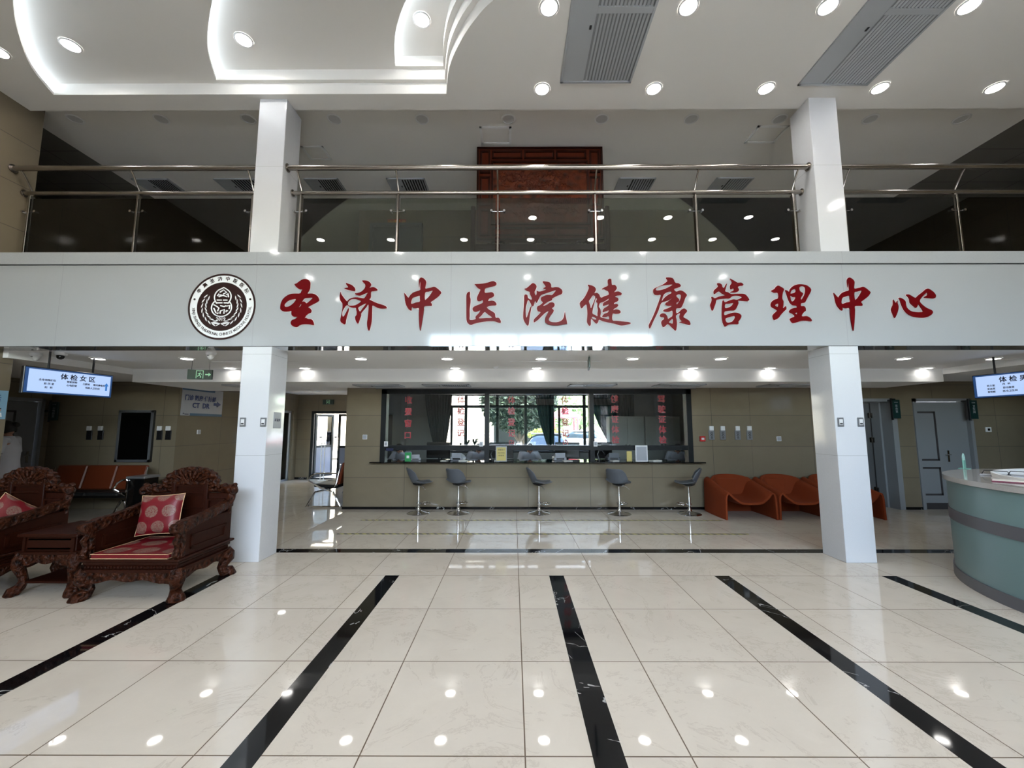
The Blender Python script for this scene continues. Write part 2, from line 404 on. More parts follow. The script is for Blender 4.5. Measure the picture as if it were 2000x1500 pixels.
# ================================================================== THE SETTING
Z_LOW, Z_BOT, Z_TOP, Z_UP, Z_C, Z_CU = 2.57, 2.57, 3.77, 3.62, 5.887, 6.05
YF, YB = 4.955, 8.05           # balcony front, back wall
XL, XR = -6.62, 8.6            # hall side walls
YE = -6.0                      # entrance facade behind the camera
GX, GY = .0566, 4.542          # tile grid phase
def flat(x0, x1, y0, y1, z0, z1, name, m, loc): return struct(name, MB().box(x0, x1, y0, y1, z0, z1), m, loc=loc, smooth=False)
f1 = flat(-9.4, 11, YE-.2, 5.334, -.12, 0, 'floor', 'floor', (GX, GY, 0))
f2 = flat(-9.4, 11, 5.49, 12.8, -.12, 0, 'floor', 'floor', (GX, 5.49, 0))
flat(-9.4, 11, 5.334, 5.49, -.12, .0, 'trim_1', 'black_marble', (0, 5.4, 0))
for i, (px0, px1) in enumerate(((None,None),(451,511),(1157,1219.8),(None,None),(None,None))):
    pass
sx = [atZ(451,1475,0).x, atZ(511,1475,0).x, atZ(1157,1476,0).x, atZ(1219.8,1477,0).x]
x4 = (atZ(1396,1125.5,0).x, atZ(1424,1125.5,0).x); x5 = (atZ(1724,1126,0).x, atZ(1751,1126,0).x); x1 = (atZ(424,1125,0).x-.0, atZ(452,1123,0).x)
strips = [(x1[1]-.155, x1[1]), (sx[0], sx[1]), (sx[2], sx[3]), (x4[0], x4[0]+.155), (x5[0], x5[0]+.155)]
for i, (a, b) in enumerate(strips):
    struct('trim_%d' % (i+2), MB().box(a, b, YE, GY, -.05, .0012), 'black_marble', loc=(a, -i*3.3, 0), smooth=False)

# columns (one shaft from floor to ceiling each)
def column(x, n, which):
    c = thing('column', 'white quartz square column %s' % which, 'column', (x, YF+.005, 0), group=None)
    MBc = MB().bbox(-.18, .18, 0, .365, 0, Z_BOT-.002, .004); MBc.build('lower_shaft', 'column', c, smooth=False)
    MB().bbox(-.18, .18, 0, .365, Z_TOP, Z_C+.0, .004).build('upper_shaft', 'column', c, smooth=False)
    return c
column(-3.165, 0, 'left of the logo, beside the carved armchair'); column(4.062, 1, 'right, between the orange chairs and the reception desk')

# balcony slab and fascia
struct('wall_balcony_fascia', MB().box(-9.3, 11, YF, YF+.25, Z_BOT, 3.605), 'fascia', loc=(-.78, YF, 2.57), smooth=False)
struct('trim_7', MB().box(-9.3, 11, YF-.02, YF+.25, 3.615, Z_TOP), 'fascia', loc=(-.78, YF, 2.57), smooth=False)
struct('floor_upper', MB().box(-9.3, 11, YF+.25, 14.2, Z_LOW+.32, Z_UP), 'ceiling', smooth=False)
struct('trim_8', MB().box(-9.3, 11, YF+.001, YF+.26, Z_LOW-.006, Z_LOW-.001), mat('soffit_gloss', (.10,.10,.10), .04), smooth=False)

# ceilings below the balcony: main strip, bulkhead, low soffit, side bays
YBK = 6.95
struct('ceiling_lower', MB().box(-6.55, 7.35, YF+.25, YBK, Z_LOW, Z_LOW+.3), 'ceiling_white', smooth=False)
struct('ceiling_bulkhead', MB().box(-6.55, 7.35, YBK, 8.75, 2.345, Z_LOW+.32), 'ceiling_white', smooth=False)
struct('ceiling_corridor', MB().box(-6.7, -3.1, 8.75, 12.7, 2.56, Z_LOW+.32), 'ceiling_white', smooth=False)
struct('ceiling_side_left', MB().box(-9.3, -6.55, YF+.25, 8.2, 2.47, Z_LOW+.32), 'ceiling_white', smooth=False)
struct('ceiling_side_right', MB().box(7.35, 11, YF+.25, 8.2, 2.47, Z_LOW+.32), 'ceiling_white', smooth=False)

# walls
def wall(name, x0, x1, y0, y1, z0, z1, loc, m='wall'): return struct('wall_'+name, MB().box(x0, x1, y0, y1, z0, z1), m, loc=loc, smooth=False)
PH = (-2.112, YB, 0)
WX0, WX1 = -2.6, 3.5
wall('left', XL-.2, XL, YE, 5.32, 0, Z_CU, (XL, 2.32, 0))
wall('right', XR, XR+.2, YE, 4.9, 0, Z_CU, (XR, 0, 0))
b = MB().box(-3.29, WX0, YB, YB+.2, 0, 2.36).box(WX0, WX1, YB, YB+.2, 0, .885).box(WX1, 4.645, YB, YB+.2, 0, 2.36)
struct('wall_back', b, 'wall', loc=PH, smooth=False)
DR1, DR2 = (6.50, 7.40), (7.90, 8.92)
b = MB().box(4.646, DR1[0]-.03, YB, YB+.2, 0, 2.5)
for a, c in (DR1, DR2): b.box(a-.03, c+.03, YB, YB+.2, 2.10, 2.5)
b.box(DR1[1]+.03, DR2[0]-.03, YB, YB+.2, 0, 2.5).box(DR2[1]+.03, 11, YB, YB+.2, 0, 2.5)
struct('wall_back_right', b, 'wall', loc=(4.645, YB, 0), smooth=False)
wall('back_left', -9.3, XL, YB, YB+.2, 0, 2.5, (-6.9, YB, 0))
b = MB().box(-9.35, -9.15, YF, 6.95, 0, 2.5).box(-9.35, -9.15, 6.95, 7.9, 2.06, 2.5).box(-9.35, -9.15, 7.9, 8.1, 0, 2.5)
struct('wall_bay_left', b, 'wall', loc=(-9.15, 6.5, 0), smooth=False)
wall('bay_right', 10.9, 11, YF, YB, 0, 2.5, (10.9, 6, 0))
b = MB().box(XL-.2, XL, YB+.2, 11.25, 0, 2.57).box(XL-.2, XL, 11.25, 12.3, 2.05, 2.57).box(XL-.2, XL, 12.3, 12.75, 0, 2.57)
struct('wall_corridor_left', b, 'wall', loc=(XL, 9.27, 0), smooth=False)
b = MB().box(XL, -6.2, 12.56, 12.75, 0, 2.57).box(-6.2, -4.6, 12.56, 12.75, 2.06, 2.57).box(-4.6, -3.1, 12.56, 12.75, 0, 2.57)
struct('wall_corridor_end', b, 'wall', loc=(-6.0, 12.56, 0), smooth=False)
wall('corridor_right', -3.29, -3.1, YB+.2, 12.6, 0, 2.57, (-3.29, 9, 0))
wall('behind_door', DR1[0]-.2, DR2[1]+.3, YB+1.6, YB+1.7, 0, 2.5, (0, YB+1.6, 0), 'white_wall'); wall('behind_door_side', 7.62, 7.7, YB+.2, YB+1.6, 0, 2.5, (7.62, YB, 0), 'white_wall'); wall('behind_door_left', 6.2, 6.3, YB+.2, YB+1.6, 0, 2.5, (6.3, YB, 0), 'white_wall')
struct('floor_room_right', MB().box(DR1[0]-.2, DR2[1]+.3, YB, YB+1.7, -.12, -.001), 'floor')
# upper storey
wall('upper_back', -3.2, 11, YB, YB+.2, Z_UP, Z_CU, (-2.0, YB, Z_UP+.05))
wall('upper_back_left', -9.3, -6.62, YB, YB+.2, Z_UP, Z_CU, (-6.62, YB, Z_UP+.05))
wall('upper_corridor_left', -6.82, -6.62, YB+.2, 14.2, Z_UP, Z_CU, (-6.62, 9, Z_UP+.05))
wall('upper_corridor_right', -3.2, -3.0, YB+.2, 14.2, Z_UP, Z_CU, (-3.2, 9, Z_UP+.05))
wall('upper_corridor_end', -6.8, -3.0, 14.1, 14.3, Z_UP, Z_CU, (-6, 14, Z_UP+.05))
wall('upper_side_left', -9.5, -9.3, YF, YB+.2, Z_UP-.8, Z_CU, (-9.3, 6, Z_UP))
wall('upper_side_right', 11, 11.2, YF, YB+.2, Z_UP-.8, Z_CU, (11, 6, Z_UP))
struct('ceiling_upper', MB().box(-7.07, 7.46, 5.155, 14.3, Z_CU, Z_CU+.2), 'ceiling', smooth=False)
def grid_ceiling(name, x0, x1):
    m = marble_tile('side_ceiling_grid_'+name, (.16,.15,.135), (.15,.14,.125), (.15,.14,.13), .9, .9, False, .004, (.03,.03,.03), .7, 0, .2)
    struct('ceiling_upper_'+name, MB().box(x0, x1, 5.155, 8.3, Z_CU-.0, Z_CU+.2), m, loc=(x0, 5.3, Z_CU), smooth=False)
grid_ceiling('left', -9.4, -7.07); grid_ceiling('right', 7.46, 11.1)
struct('wall_upper_end_left', MB().box(-9.5, XL-.2, YF-.3, YF, Z_UP-.8, Z_CU), 'wall', loc=(-9, YF, 0), smooth=False)
wall('lower_end_left', -9.4, XL-.2, YF-.2, YF, 0, 2.6, (-9, YF, 0)); wall('lower_end_right', XR+.2, 11.2, YF-.2, YF, 0, Z_CU, (9, YF, 0))
# roof over everything
struct('ceiling_roof', MB().box(-10, 12, YE-.3, 14.5, 6.6, 6.8), 'ceiling', smooth=False)

# hall ceiling with the three terraced coves
def arc(pts, n=4):
    out = []
    for i in range(len(pts)-1):
        a = Vector(pts[max(i-1,0)]); b_ = Vector(pts[i]); c = Vector(pts[i+1]); d = Vector(pts[min(i+2,len(pts)-1)])
        for s in range(n):
            t = s/n; out.append(tuple(.5*((2*b_)+(-a+c)*t+(2*a-5*b_+4*c-d)*t*t+(-a+3*b_-3*c+d)*t**3)))
    return out+[tuple(pts[-1])]
z0, z1, z2, z3 = Z_C, 6.045, 6.19, 6.335
L1 = arc([(-6.0,4.885),(-5.80,4.466),(-5.42,4.02),(-5.07,3.69),(-4.6,3.32),(-4.0,2.95)])
L2 = arc([(-3.85,4.835),(-3.64,4.413),(-3.40,4.10),(-3.15,3.828),(-2.8,3.5),(-2.3,3.2)])
L3 = arc([(-1.52,4.79),(-1.42,4.426),(-1.30,4.178),(-1.15,3.955),(-.9,3.68),(-.55,3.45)])
Rr = arc([(-.87,4.885),(-.766,4.482),(-.588,4.155),(-.392,3.896),(-.19,3.71),(.25,3.45),(.8,3.3)])
R1 = arc([(-.885,4.835),(-.77,4.40),(-.60,4.07),(-.40,3.82),(-.18,3.6),(.1,3.45),(.45,3.36)])
R2 = arc([(-.90,4.79),(-.83,4.44),(-.70,4.11),(-.50,3.82),(-.33,3.68),(-.1,3.56)])
P0 = L1+[(-4.0,2.9),(.8,2.9)]+Rr[::-1]
P1 = L2+[(-2.3,3.0),(.45,3.0)]+R1[::-1]
P2 = L3+[(-.5,3.3),(-.1,3.3)]+R2[::-1]
outer = [(-6.9,5.155),(-6.9,YE-.2),(8.9,YE-.2),(8.9,5.155)]
LIP = .035
def shift(poly, nL, dx): return [(p[0]-dx, p[1]) if i < nL else p for i, p in enumerate(poly)]
E0 = shift(P0, len(L1), .2); E1 = shift(P1, len(L2), .16); E2 = shift(P2, len(L3), .14)
struct('ceiling', MB().prism(outer, z0, z0+LIP, 'z', [P0]).prism(outer, z0+LIP, z1, 'z', [E0]), 'ceiling')
o1 = [(-6.6,4.95),(-6.6,2.6),(1.4,2.6),(1.4,4.95)]
struct('ceiling_cove', MB().prism(o1, z1, z1+LIP, 'z', [P1]).prism(o1, z1+LIP, z2, 'z', [E1]), 'ceiling')
o2 = [(-4.4,4.9),(-4.4,2.8),(1.2,2.8),(1.2,4.9)]
struct('ceiling_cove', MB().prism(o2, z2, z2+LIP, 'z', [P2]).prism(o2, z2+LIP, z3, 'z', [E2]), 'ceiling')
struct('ceiling_cove', MB().box(-2.2, .6, 3.0, 4.9, z3, z3+.05), 'ceiling')
for L, z, d, nm in ((L1, z0, .12, 'outermost left curve of the ceiling cove'), (L2, z1, .1, 'middle curve of the ceiling cove'), (L3, z2, .09, 'innermost curve of the ceiling cove')):
    pts = [(p[0]-d, p[1]-.01, z+LIP+.012) for p in L]
    t = MB().tube(pts, .009, 6).build('led_strip', 'led'); tag(t, 'cool white light strip on the '+nm, 'light strip')
# closes the gap above the balcony edge
struct('ceiling_edge', MB().box(-9.4, 11, 5.10, 5.155, Z_C+.01, 6.6), 'ceiling')

# entrance facade behind the camera: window walls
b = MB(); xs = [-3.4,-1.6,.2,2.0,3.8,5.6]
b.box(-6.8, 8.8, YE-.2, YE, 5.3, 6.6).box(-6.8, -3.4, YE-.2, YE, 0, 5.3).box(5.6, 8.8, YE-.2, YE, 0, 5.3).box(-3.4, 5.6, YE-.2, YE, 2.75, 3.1).box(-3.4, 5.6, YE-.2, YE, 0, .12)
struct('wall_entrance', b, 'ceiling_white', smooth=False)
b = MB()
for x in xs: b.box(x-.05, x+.05, YE-.15, YE-.02, .12, 5.3)
for z in (.16, 2.2, 2.72, 3.13, 5.27, 4.3): b.box(-3.4, 5.6, YE-.14, YE-.03, z-.03, z+.03)
struct('window_1', b, 'frame_black', smooth=False)
struct('window_2', MB().box(-3.4, 5.6, YE-.09, YE-.08, .12, 5.3), 'glass', smooth=False)
for x0, x1_ in ((-3.4,.2),(.2,5.6)):
    p = lamp('daylight_portal', 'AREA', ((x0+x1_)/2, YE-.25, 2.7), (R(90), 0, 0), 1, shape='RECTANGLE', size=x1_-x0, size_y=5.2)
    p.data.cycles.is_portal = True

# baseboards
struct('baseboard_back', MB().box(-3.3, DR1[0], YB-.012, YB-.001, 0, .05).box(DR1[1]+.03, DR2[0], YB-.012, YB-.001, 0, .05).box(DR2[1], 10.9, YB-.012, YB-.001, 0, .05), 'black_marble', smooth=False)
struct('baseboard_left', MB().box(XL, XL+.012, YB+.2, 11.25, 0, .06).box(XL, -6.25, 12.54, 12.555, 0, .06), 'black_marble', smooth=False)
# metal strip over the hatch window
struct('trim_9', MB().box(-2.72, 3.6, YB-.03, YB-.002, 2.318, 2.342), mat('mirror_strip', (.35,.35,.35), .08, 1), smooth=False)

# ------------------------------------------------------------------ serving window (frame, mullions, panes), ledge
WZ0, WZ1 = .905, 2.31
b = MB().box(WX0, WX0+.1, 8.03, 8.2, WZ0, WZ1).box(WX1-.1, WX1, 8.03, 8.2, WZ0, WZ1).box(WX0, WX1, 8.03, 8.2, WZ1-.085, WZ1)
for x in (-.52, 1.54): b.box(x-.045, x+.045, 8.035, 8.2, WZ0, WZ1-.08)
b.box(WX0+.08, WX1-.08, 8.045, 8.18, 1.125, 1.215)
win = struct('window_3', b, 'frame_black', smooth=False)
for x0, x1_ in ((WX0+.1,-.565),(-.475,1.495),(1.585,WX1-.1)):
    MB().box(x0, x1_, 8.105, 8.111, 1.215, WZ1-.085).build('window_pane', 'glass', win, smooth=False)
struct('wall_window_head', MB().box(WX0-.0, WX1, YB, YB+.2, WZ1, 2.36), 'frame_black', smooth=False)
led = MB().prism([(-2.75,7.9),(3.67,7.9),(3.67,8.045),(WX1-.005,8.045),(WX1-.005,8.62),(WX0+.005,8.62),(WX0+.005,8.045),(-2.75,8.045)], .887, .905, 'z').build('service_counter', 'black_gloss', smooth=False); tag(led, 'long black stone counter ledge under the serving window', 'counter')

# office behind the serving window
OY = 11.6
flat(-3.1, 4.6, 8.25, OY+.15, -.12, 0, 'floor_office', 'floor', (GX, GY, 0))
struct('ceiling_office', MB().box(-3.1, 4.6, 8.2, OY+.15, 2.6, 2.9), 'ceiling', smooth=False)
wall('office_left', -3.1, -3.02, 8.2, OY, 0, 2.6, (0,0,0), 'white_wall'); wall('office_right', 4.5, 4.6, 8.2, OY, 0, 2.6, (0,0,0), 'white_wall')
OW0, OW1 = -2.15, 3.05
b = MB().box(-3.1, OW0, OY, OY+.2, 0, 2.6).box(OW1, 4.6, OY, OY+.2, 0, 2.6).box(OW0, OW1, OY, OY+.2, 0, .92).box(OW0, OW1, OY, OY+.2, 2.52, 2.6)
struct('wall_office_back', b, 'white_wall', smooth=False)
b = MB()
for x in (-2.15, -1.35, -.45, .35, 1.12, 2.02, 3.05): b.box(x-.04, x+.04, OY+.02, OY+.1, .92, 2.52)
for x0, x1_, in ((-1.9,-1.72),(1.12,1.3)): pass
for z in (.95, 2.15, 2.5): b.box(OW0, OW1, OY+.02, OY+.1, z-.04, z+.04)
for x in (-1.75, 1.3, 2.7): b.box(x-.03, x+.03, OY, OY+.06, .95, 2.15)
ow = struct('window_4', b, 'frame_black', smooth=False)
MB().box(OW0, OW1, OY+.05, OY+.055, .95, 2.5).build('window_pane', 'glass', ow, smooth=False)
# corridor window opening on the left
b = MB().box(XL-.12, XL-.06, 11.25, 11.31, .02, 2.05).box(XL-.12, XL-.06, 12.24, 12.3, .02, 2.05).box(XL-.12, XL-.06, 11.25, 12.3, 1.99, 2.05).box(XL-.12, XL-.06, 11.25, 12.3, 0, .05)
cw = struct('window_5', b, 'alu', smooth=False); MB().box(XL-.095, XL-.09, 11.31, 12.24, .05, 1.99).build('window_pane', 'glass', cw, smooth=False)

# exterior double door at the corridor end
b = MB().box(-6.2, -6.12, 12.56, 12.7, 0, 2.06).box(-4.68, -4.6, 12.56, 12.7, 0, 2.06).box(-6.12, -4.68, 12.56, 12.7, 1.98, 2.06).box(-6.12, -4.68, 12.56, 12.7, 0, .03)
d1 = struct('door_1', b, 'frame_black', smooth=False)
def leaf(x0, wd, ang, parent):
    m = Matrix.Translation((x0, 12.66, 0)) @ Matrix.Rotation(ang, 4, 'Z'); s = 1 if wd > 0 else -1; W = abs(wd)
    def X(a): return sorted((s*a[0], s*a[1]))
    b = MB()
    for a in ((0,.07),(W-.07,W)): b.box(*X(a), -.02, .02, .03, 1.97, m)
    for z in ((.03,.13),(.93,1.0),(1.9,1.97)): b.box(*X((.07,W-.07)), -.02, .02, *z, m)
    o = b.build('door_leaf', 'frame_black', parent, smooth=False)
    MB().box(*X((.07,W-.07)), -.012, .012, .13, .93, m).build('lower_panel', mat('door_panel', (.12,.13,.17), .3), o, smooth=False)
    MB().box(*X((.07,W-.07)), -.003, .003, 1.0, 1.9, m).build('door_pane', 'glass', o, smooth=False)
    b = MB().tube([m @ Vector((s*(W-.04), -.06, .85)), m @ Vector((s*(W-.04), -.06, 1.25))], .012)
    b.build('door_handle', 'steel', o)
leaf(-6.12, .72, R(68), d1); leaf(-4.68, -.72, 0, d1)

# white interior doors on the right and in the left bay; grey door upstairs
def pdoor(n, w_, h_, loc, rz=0, open_=0, m='white_door', hinge=1, panels=True, parent_struct=True):
    root = MB().box(-.06, .0, -.025, .2, 0, h_+.06).box(w_, w_+.06, -.025, .2, 0, h_+.06).box(-.06, w_+.06, -.025, .2, h_, h_+.06).build('door_%d' % n, m, None, smooth=False)
    root.location = loc; root.rotation_euler = (0,0,rz); root['kind'] = 'structure'
    hx = 0 if hinge > 0 else w_
    mt = Matrix.Translation((hx, .06, 0)) @ Matrix.Rotation(open_, 4, 'Z') @ Matrix.Translation((-hx, 0, 0))
    leaf_ = MB().bbox(.005, w_-.005, -.02, .02, .005, h_-.005, .004, mt).build('door_leaf', m, root, smooth=False)
    if panels:
        b = MB()
        for z0_, z1_ in ((.26,.80),(.92,1.88)):
            xa, xb = (.012, w_*.40) if n == 3 else (w_*.1, w_*.62)
            for q in ((xa,xb,z0_,z0_+.035),(xa,xb,z1_-.035,z1_),(xa,xa+.035,z0_,z1_),(xb-.035,xb,z0_,z1_)): b.box(q[0], q[1], -.026, -.018, q[2], q[3], mt)
        b.box(.01, w_-.01, -.024, -.018, .0, .12, mt)
        b.build('door_inlay', 'door_inlay', leaf_, smooth=False)
    xh = (w_*.57 if n == 3 else w_-.09) if hinge > 0 else .09
    b = MB().bbox(xh-.02, xh+.02, -.03, -.02, .90, 1.12, .003, mt).tube([mt @ Vector((xh, -.03, 1.04)), mt @ Vector((xh, -.075, 1.04)), mt @ Vector((xh-.11*hinge, -.075, 1.035))], .009)
    b.build('door_handle', 'chrome', leaf_)
    b = MB()
    for z in (.3, 1.05, 1.8): b.tube([mt @ Vector((hx, -.022, z)), mt @ Vector((hx, -.022, z+.1))], .008)
    b.build('hinge', 'steel', leaf_)
    return root
d2 = MB().box(-.06, .0, -.025, .2, 0, 2.13).box(.9, .96+.04, -.025, .2, 0, 2.13).box(-.06, 1.0, -.025, .2, 2.07, 2.13).build('door_2', 'white_door', None, smooth=False)
d2.location = (DR1[0], YB, 0); d2['kind'] = 'structure'
MB().bbox(.86, .90, .2, .40, 0, 2.07, .003).build('jamb_lining', 'white_door', d2, smooth=False)
lf = MB().bbox(.86, .90, .425, 1.32, .005, 2.05, .004).build('door_leaf', 'white_door', d2, smooth=False)
for z in (.25, 1.25, 1.75): MB().tube([(.852, .412, z), (.852, .412, z+.12)], .012).box(.845, .86, .36, .46, z+.01, z+.11).build('hinge', 'steel', lf)
MB().box(.857, .86, .40, .425, .0, 2.07).build('gap_shade_strip', 'door_inlay', lf, smooth=False)  # dark strip painted in for the shaded slit between lining and leaf
pdoor(3, 1.02, 2.07, (DR2[0], YB, 0), hinge=1)
pdoor(4, .90, 2.06, (-9.15, 6.97, 0), rz=R(90), hinge=1, open_=R(0))
pdoor(5, .95, 2.05, (-2.87, YB-.085, Z_UP), m='grey_door', panels=False)
pdoor(6, .92, 2.06, (-8.02, YB-.085, Z_UP)); pdoor(7, .92, 2.06, (9.86, YB-.085, Z_UP))
# ================================================================== DOWNLIGHTS
def make_light(name, label, m='lamp', r=.078, group=None, cat='ceiling light'):
    t = thing(name, label, cat, group=group)
    MB().lathe([(r+.022, 0), (r+.022, -.006), (r+.004, -.012), (r, -.004), (r, 0)], n=24, caps=False).build('trim_ring', 'ring', t)
    MB().lathe([(.001, -.004), (r, -.004), (r, -.001), (.001, -.001)], n=24, caps=False).build('diffuser', m, t)
    return t
G1 = 'lit downlights in the high hall ceiling'
dl = make_light('downlight', 'x', 'lamp', .08, G1)
used = []
def place_light(src, x, y, z, label, group):
    if src not in used: used.append(src); src.location = (x, y, z); src['label'] = label; src['group'] = group; return src
    return dup(src, (x, y, z), label=label, group=group)
ordn = ['first', 'second', 'third', 'fourth', 'fifth', 'sixth', 'seventh', 'eighth', 'ninth', 'tenth']
for i, x in enumerate((.37, 1.805, 3.24, 4.69)):
    place_light(dl, x, 3.785, Z_C-.001, 'round downlight at the picture top edge, %s right of the cove' % ordn[i], G1)
for i, x in enumerate((.37, 1.80, 3.235, 4.686, 6.15)):
    place_light(dl, x, 4.81, Z_C-.001, 'round downlight along the ceiling edge, %s right of the cove' % ordn[i], G1)
place_light(dl, *atZ(-4, 100, Z_C).xy, Z_C-.001, 'lit round downlight cut by the left edge of the picture', G1)
a = atZ(138, 88, z1); place_light(dl, a.x, a.y, z1-.001, 'lit round downlight in the lowest step of the ceiling cove', G1)
a = atZ(476, 77, z2); place_light(dl, a.x, a.y, z2-.001, 'lit round downlight in the middle step of the ceiling cove', G1)
a = atZ(824, 38, z3); place_light(dl, a.x, a.y, z3-.001, 'lit round downlight in the highest step of the ceiling cove', G1)
# rows over and behind the photographer, seen as reflections in the glass, columns and floor
rows = [(2.35, (.40, 1.79, 3.2, 4.86, 6.3)), (1.36, (-5.9, -4.46, -2.83, -1.14, .40, 1.8, 3.2, 4.6, 6.04)), (.2, (-5.9, -2.83, .40, 3.2, 6.04)), (-1.5, (-5.9, -2.83, .40, 3.2, 6.04)), (-3.5, (-5.9, -2.83, .40, 3.2, 6.04))]
for y, xr in rows:
    for x in xr:
        place_light(dl, x, y, Z_C-.001, 'lit round downlight in the hall ceiling behind the photographer', G1)
G2 = 'lit downlights under the balcony'
ll = make_light('downlight', 'x', 'lamp_low', .075, G2)
rowA = [('behind the women area screen', 192), ('left of the white dome camera', 365), ('just right of the left column', 705), ('above the second column of window letters', 873), ('in the middle beside the exit sign', 1057), ('above the fourth stool', 1236), ('above the gap between window and wall boxes', 1408), ('just right of the right column', 1765), ('above the men area screen', 1940)]
for nm, px in rowA:
    a = atZ(px, 700, Z_LOW); place_light(ll, a.x, a.y, Z_LOW-.001, 'downlight in the front row under the balcony, '+nm, G2)
rowB = [('behind the exit sign', 449), ('beside the left column', 595), ('near the smoke detector', 889), ('in the middle, by the sensor', 1048), ('above the right end of the window', 1353), ('left of the right column', 1505), ('right of the right column', 1810)]
for nm, px in rowB:
    a = atZ(px, 718.5, Z_LOW); place_light(ll, a.x, a.y, Z_LOW-.001, 'downlight in the rear row under the balcony, '+nm, G2)
place_light(ll, atZ(611, 759, 2.56).x, 9.6, 2.559, 'lit downlight in the corridor before the glass door', G2)
G3 = 'unlit downlights above the balcony'
ul = make_light('downlight', 'x', 'lamp_off', .082, G3)
for nm, px in (('first from the left', 147), ('second from the left', 315), ('beside the left column', 485), ('first right of the left column', 653), ('second right of the left column', 824), ('above the hatch cover', 993), ('right of the carved screen', 1175), ('second right of the carved screen', 1350), ('beside the right column', 1523), ('first right of the right column', 1700), ('second right of the right column', 1878)):
    a = atZ(px, 232, Z_CU); place_light(ul, a.x, a.y, Z_CU-.001, 'unlit round downlight over the balcony, '+nm, G3)
a = atZ(646, 439, Z_CU); place_light(ul, -5.3, 9.6, Z_CU-.001, 'unlit round downlight in the upper corridor, nearer one', G3); place_light(ul, -4.7, 11.6, Z_CU-.001, 'unlit round downlight in the upper corridor, farther one', G3)

# ================================================================== CEILING GRILLES
def grille(name, label, x0, x1, y0, y1, z, n=14, split=True, group=None, dark=False):
    t = thing(name, label, 'air vent', ((x0+x1)/2, (y0+y1)/2, z), group=group); W = x1-x0; D = y1-y0; a, b_ = -W/2, W/2; c, d = -D/2, D/2
    MB().box(a, b_, c, d, -.001, 0).build('backing', 'grille_dark' if dark else 'grille_mid', t, smooth=False)
    fr = MB().box(a, a+.025, c, d, -.02, 0).box(b_-.025, b_, c, d, -.02, 0).box(a, b_, c, c+.025, -.02, 0).box(a, b_, d-.025, d, -.02, 0)
    fr.build('frame', 'grille', t, smooth=False)
    xm = a+W*(.38 if dark else .32)
    MB().box(a+.027, xm, c+.027, d-.027, -.012, -.002).build('access_panel', 'grille', t, smooth=False)
    lk = MB()
    for q in ((.25,.6) if split else (.5,)): lk.bbox(xm-.05, xm-.025, c+D*q-.02, c+D*q+.03, -.018, -.011, .003)
    lk.build('latch', 'dark_metal', t)
    secs = [(c+.03, -.03), (.03, d-.03)] if split else [(c+.03, d-.03)]
    for ya, yb in secs:
        s = MB(); W2 = b_-.03-xm-.02
        for i in range(n):
            x = xm+.02+W2*(i+.5)/n; w2 = W2/n
            s.box(x-w2*.36, x+w2*.22, ya, yb, -.014, -.008, Matrix.Translation((x,0,-.011)) @ Matrix.Rotation(R(24 if not dark else 30), 4, 'Y') @ Matrix.Translation((-x,0,.011)))
        s.build('slats', 'grille', t, smooth=False)
    if split: MB().box(xm, b_-.02, -.035, .035, -.016, -.002).build('cross_bar', 'grille', t, smooth=False)
    return t
grille('ceiling_grille', 'large grey air vent grille in the hall ceiling right of the cove', .59, 1.475, 2.9, 4.71, Z_C)
grille('ceiling_grille', 'large grey air vent grille in the hall ceiling above the right column', 3.6, 4.48, 2.9, 4.76, Z_C)
grille('ceiling_grille', 'large grey air vent grille at the far right of the hall ceiling', 6.62, 7.5, 2.9, 4.83, Z_C)
for nm, p in (('leftmost of the row', (258,330)), ('second from the left, behind the left column', (418,500)), ('just right of the left column', (594,661)), ('left of the carved screen', (755,830)), ('just right of the carved screen', (1208,1280)), ('second right of the carved screen', (1397,1470))):
    a = atZ(p[0], 350, Z_CU); b_ = atZ(p[1], 350, Z_CU)
    grille('ceiling_grille', 'small grey air vent over the balcony, '+nm, a.x, max(b_.x, a.x+.6), 6.94, 7.42, Z_CU, 8, False, 'air vents over the balcony', True)
for nm, x0, y0 in (('at the corridor opening, left', -5.3, 7.35), ('above the beige pillar left of the window', -2.92, 7.35), ('above the second stool', -2.1+.45, 7.3), ('above the fourth letter column', 1.02, 7.3), ('above the right end of the window', 2.62, 7.3), ('above the right column', 4.6, 7.3)):
    grille('ceiling_grille', 'flat air vent in the low soffit '+nm, x0, x0+.85, y0, y0+.42, 2.345, 12, False, 'air vents in the low soffit', True)

# hatches
def hatch(label, pts, z):
    a, b_, c, d = [atZ(*q, z) for q in pts]; x0, x1 = (a.x+c.x)/2, (b_.x+d.x)/2; y0, y1 = c.y, a.y
    y0, y1 = min(y0, y1), max(y0, y1); t = thing('ceiling_hatch', label, 'hatch', ((x0+x1)/2, (y0+y1)/2, z), group='access hatches'); w_ = (x1-x0)/2; d_ = (y1-y0)/2
    MB().box(-w_, -w_+.035, -d_, d_, -.012, 0).box(w_-.035, w_, -d_, d_, -.012, 0).box(-w_, w_, -d_, -d_+.035, -.012, 0).box(-w_, w_, d_-.035, d_, -.012, 0).build('frame', 'ceiling_white', t, smooth=False)
    MB().box(-w_+.042, w_-.042, -d_+.042, d_-.042, -.006, 0).build('cover', 'ceiling', t, smooth=False)
hatch('square white access hatch in the ceiling above the carved screen', [(934,247),(1002,247),(942,281),(996,281)], Z_CU)
hatch('square white access hatch in the ceiling left of the right column', [(1482,245),(1542,245),(1452,279),(1512,279)], Z_CU)
hatch('white access hatch in the ceiling hidden behind the left column', [(590,285),(630,285),(604,312),(650,312)], Z_CU)

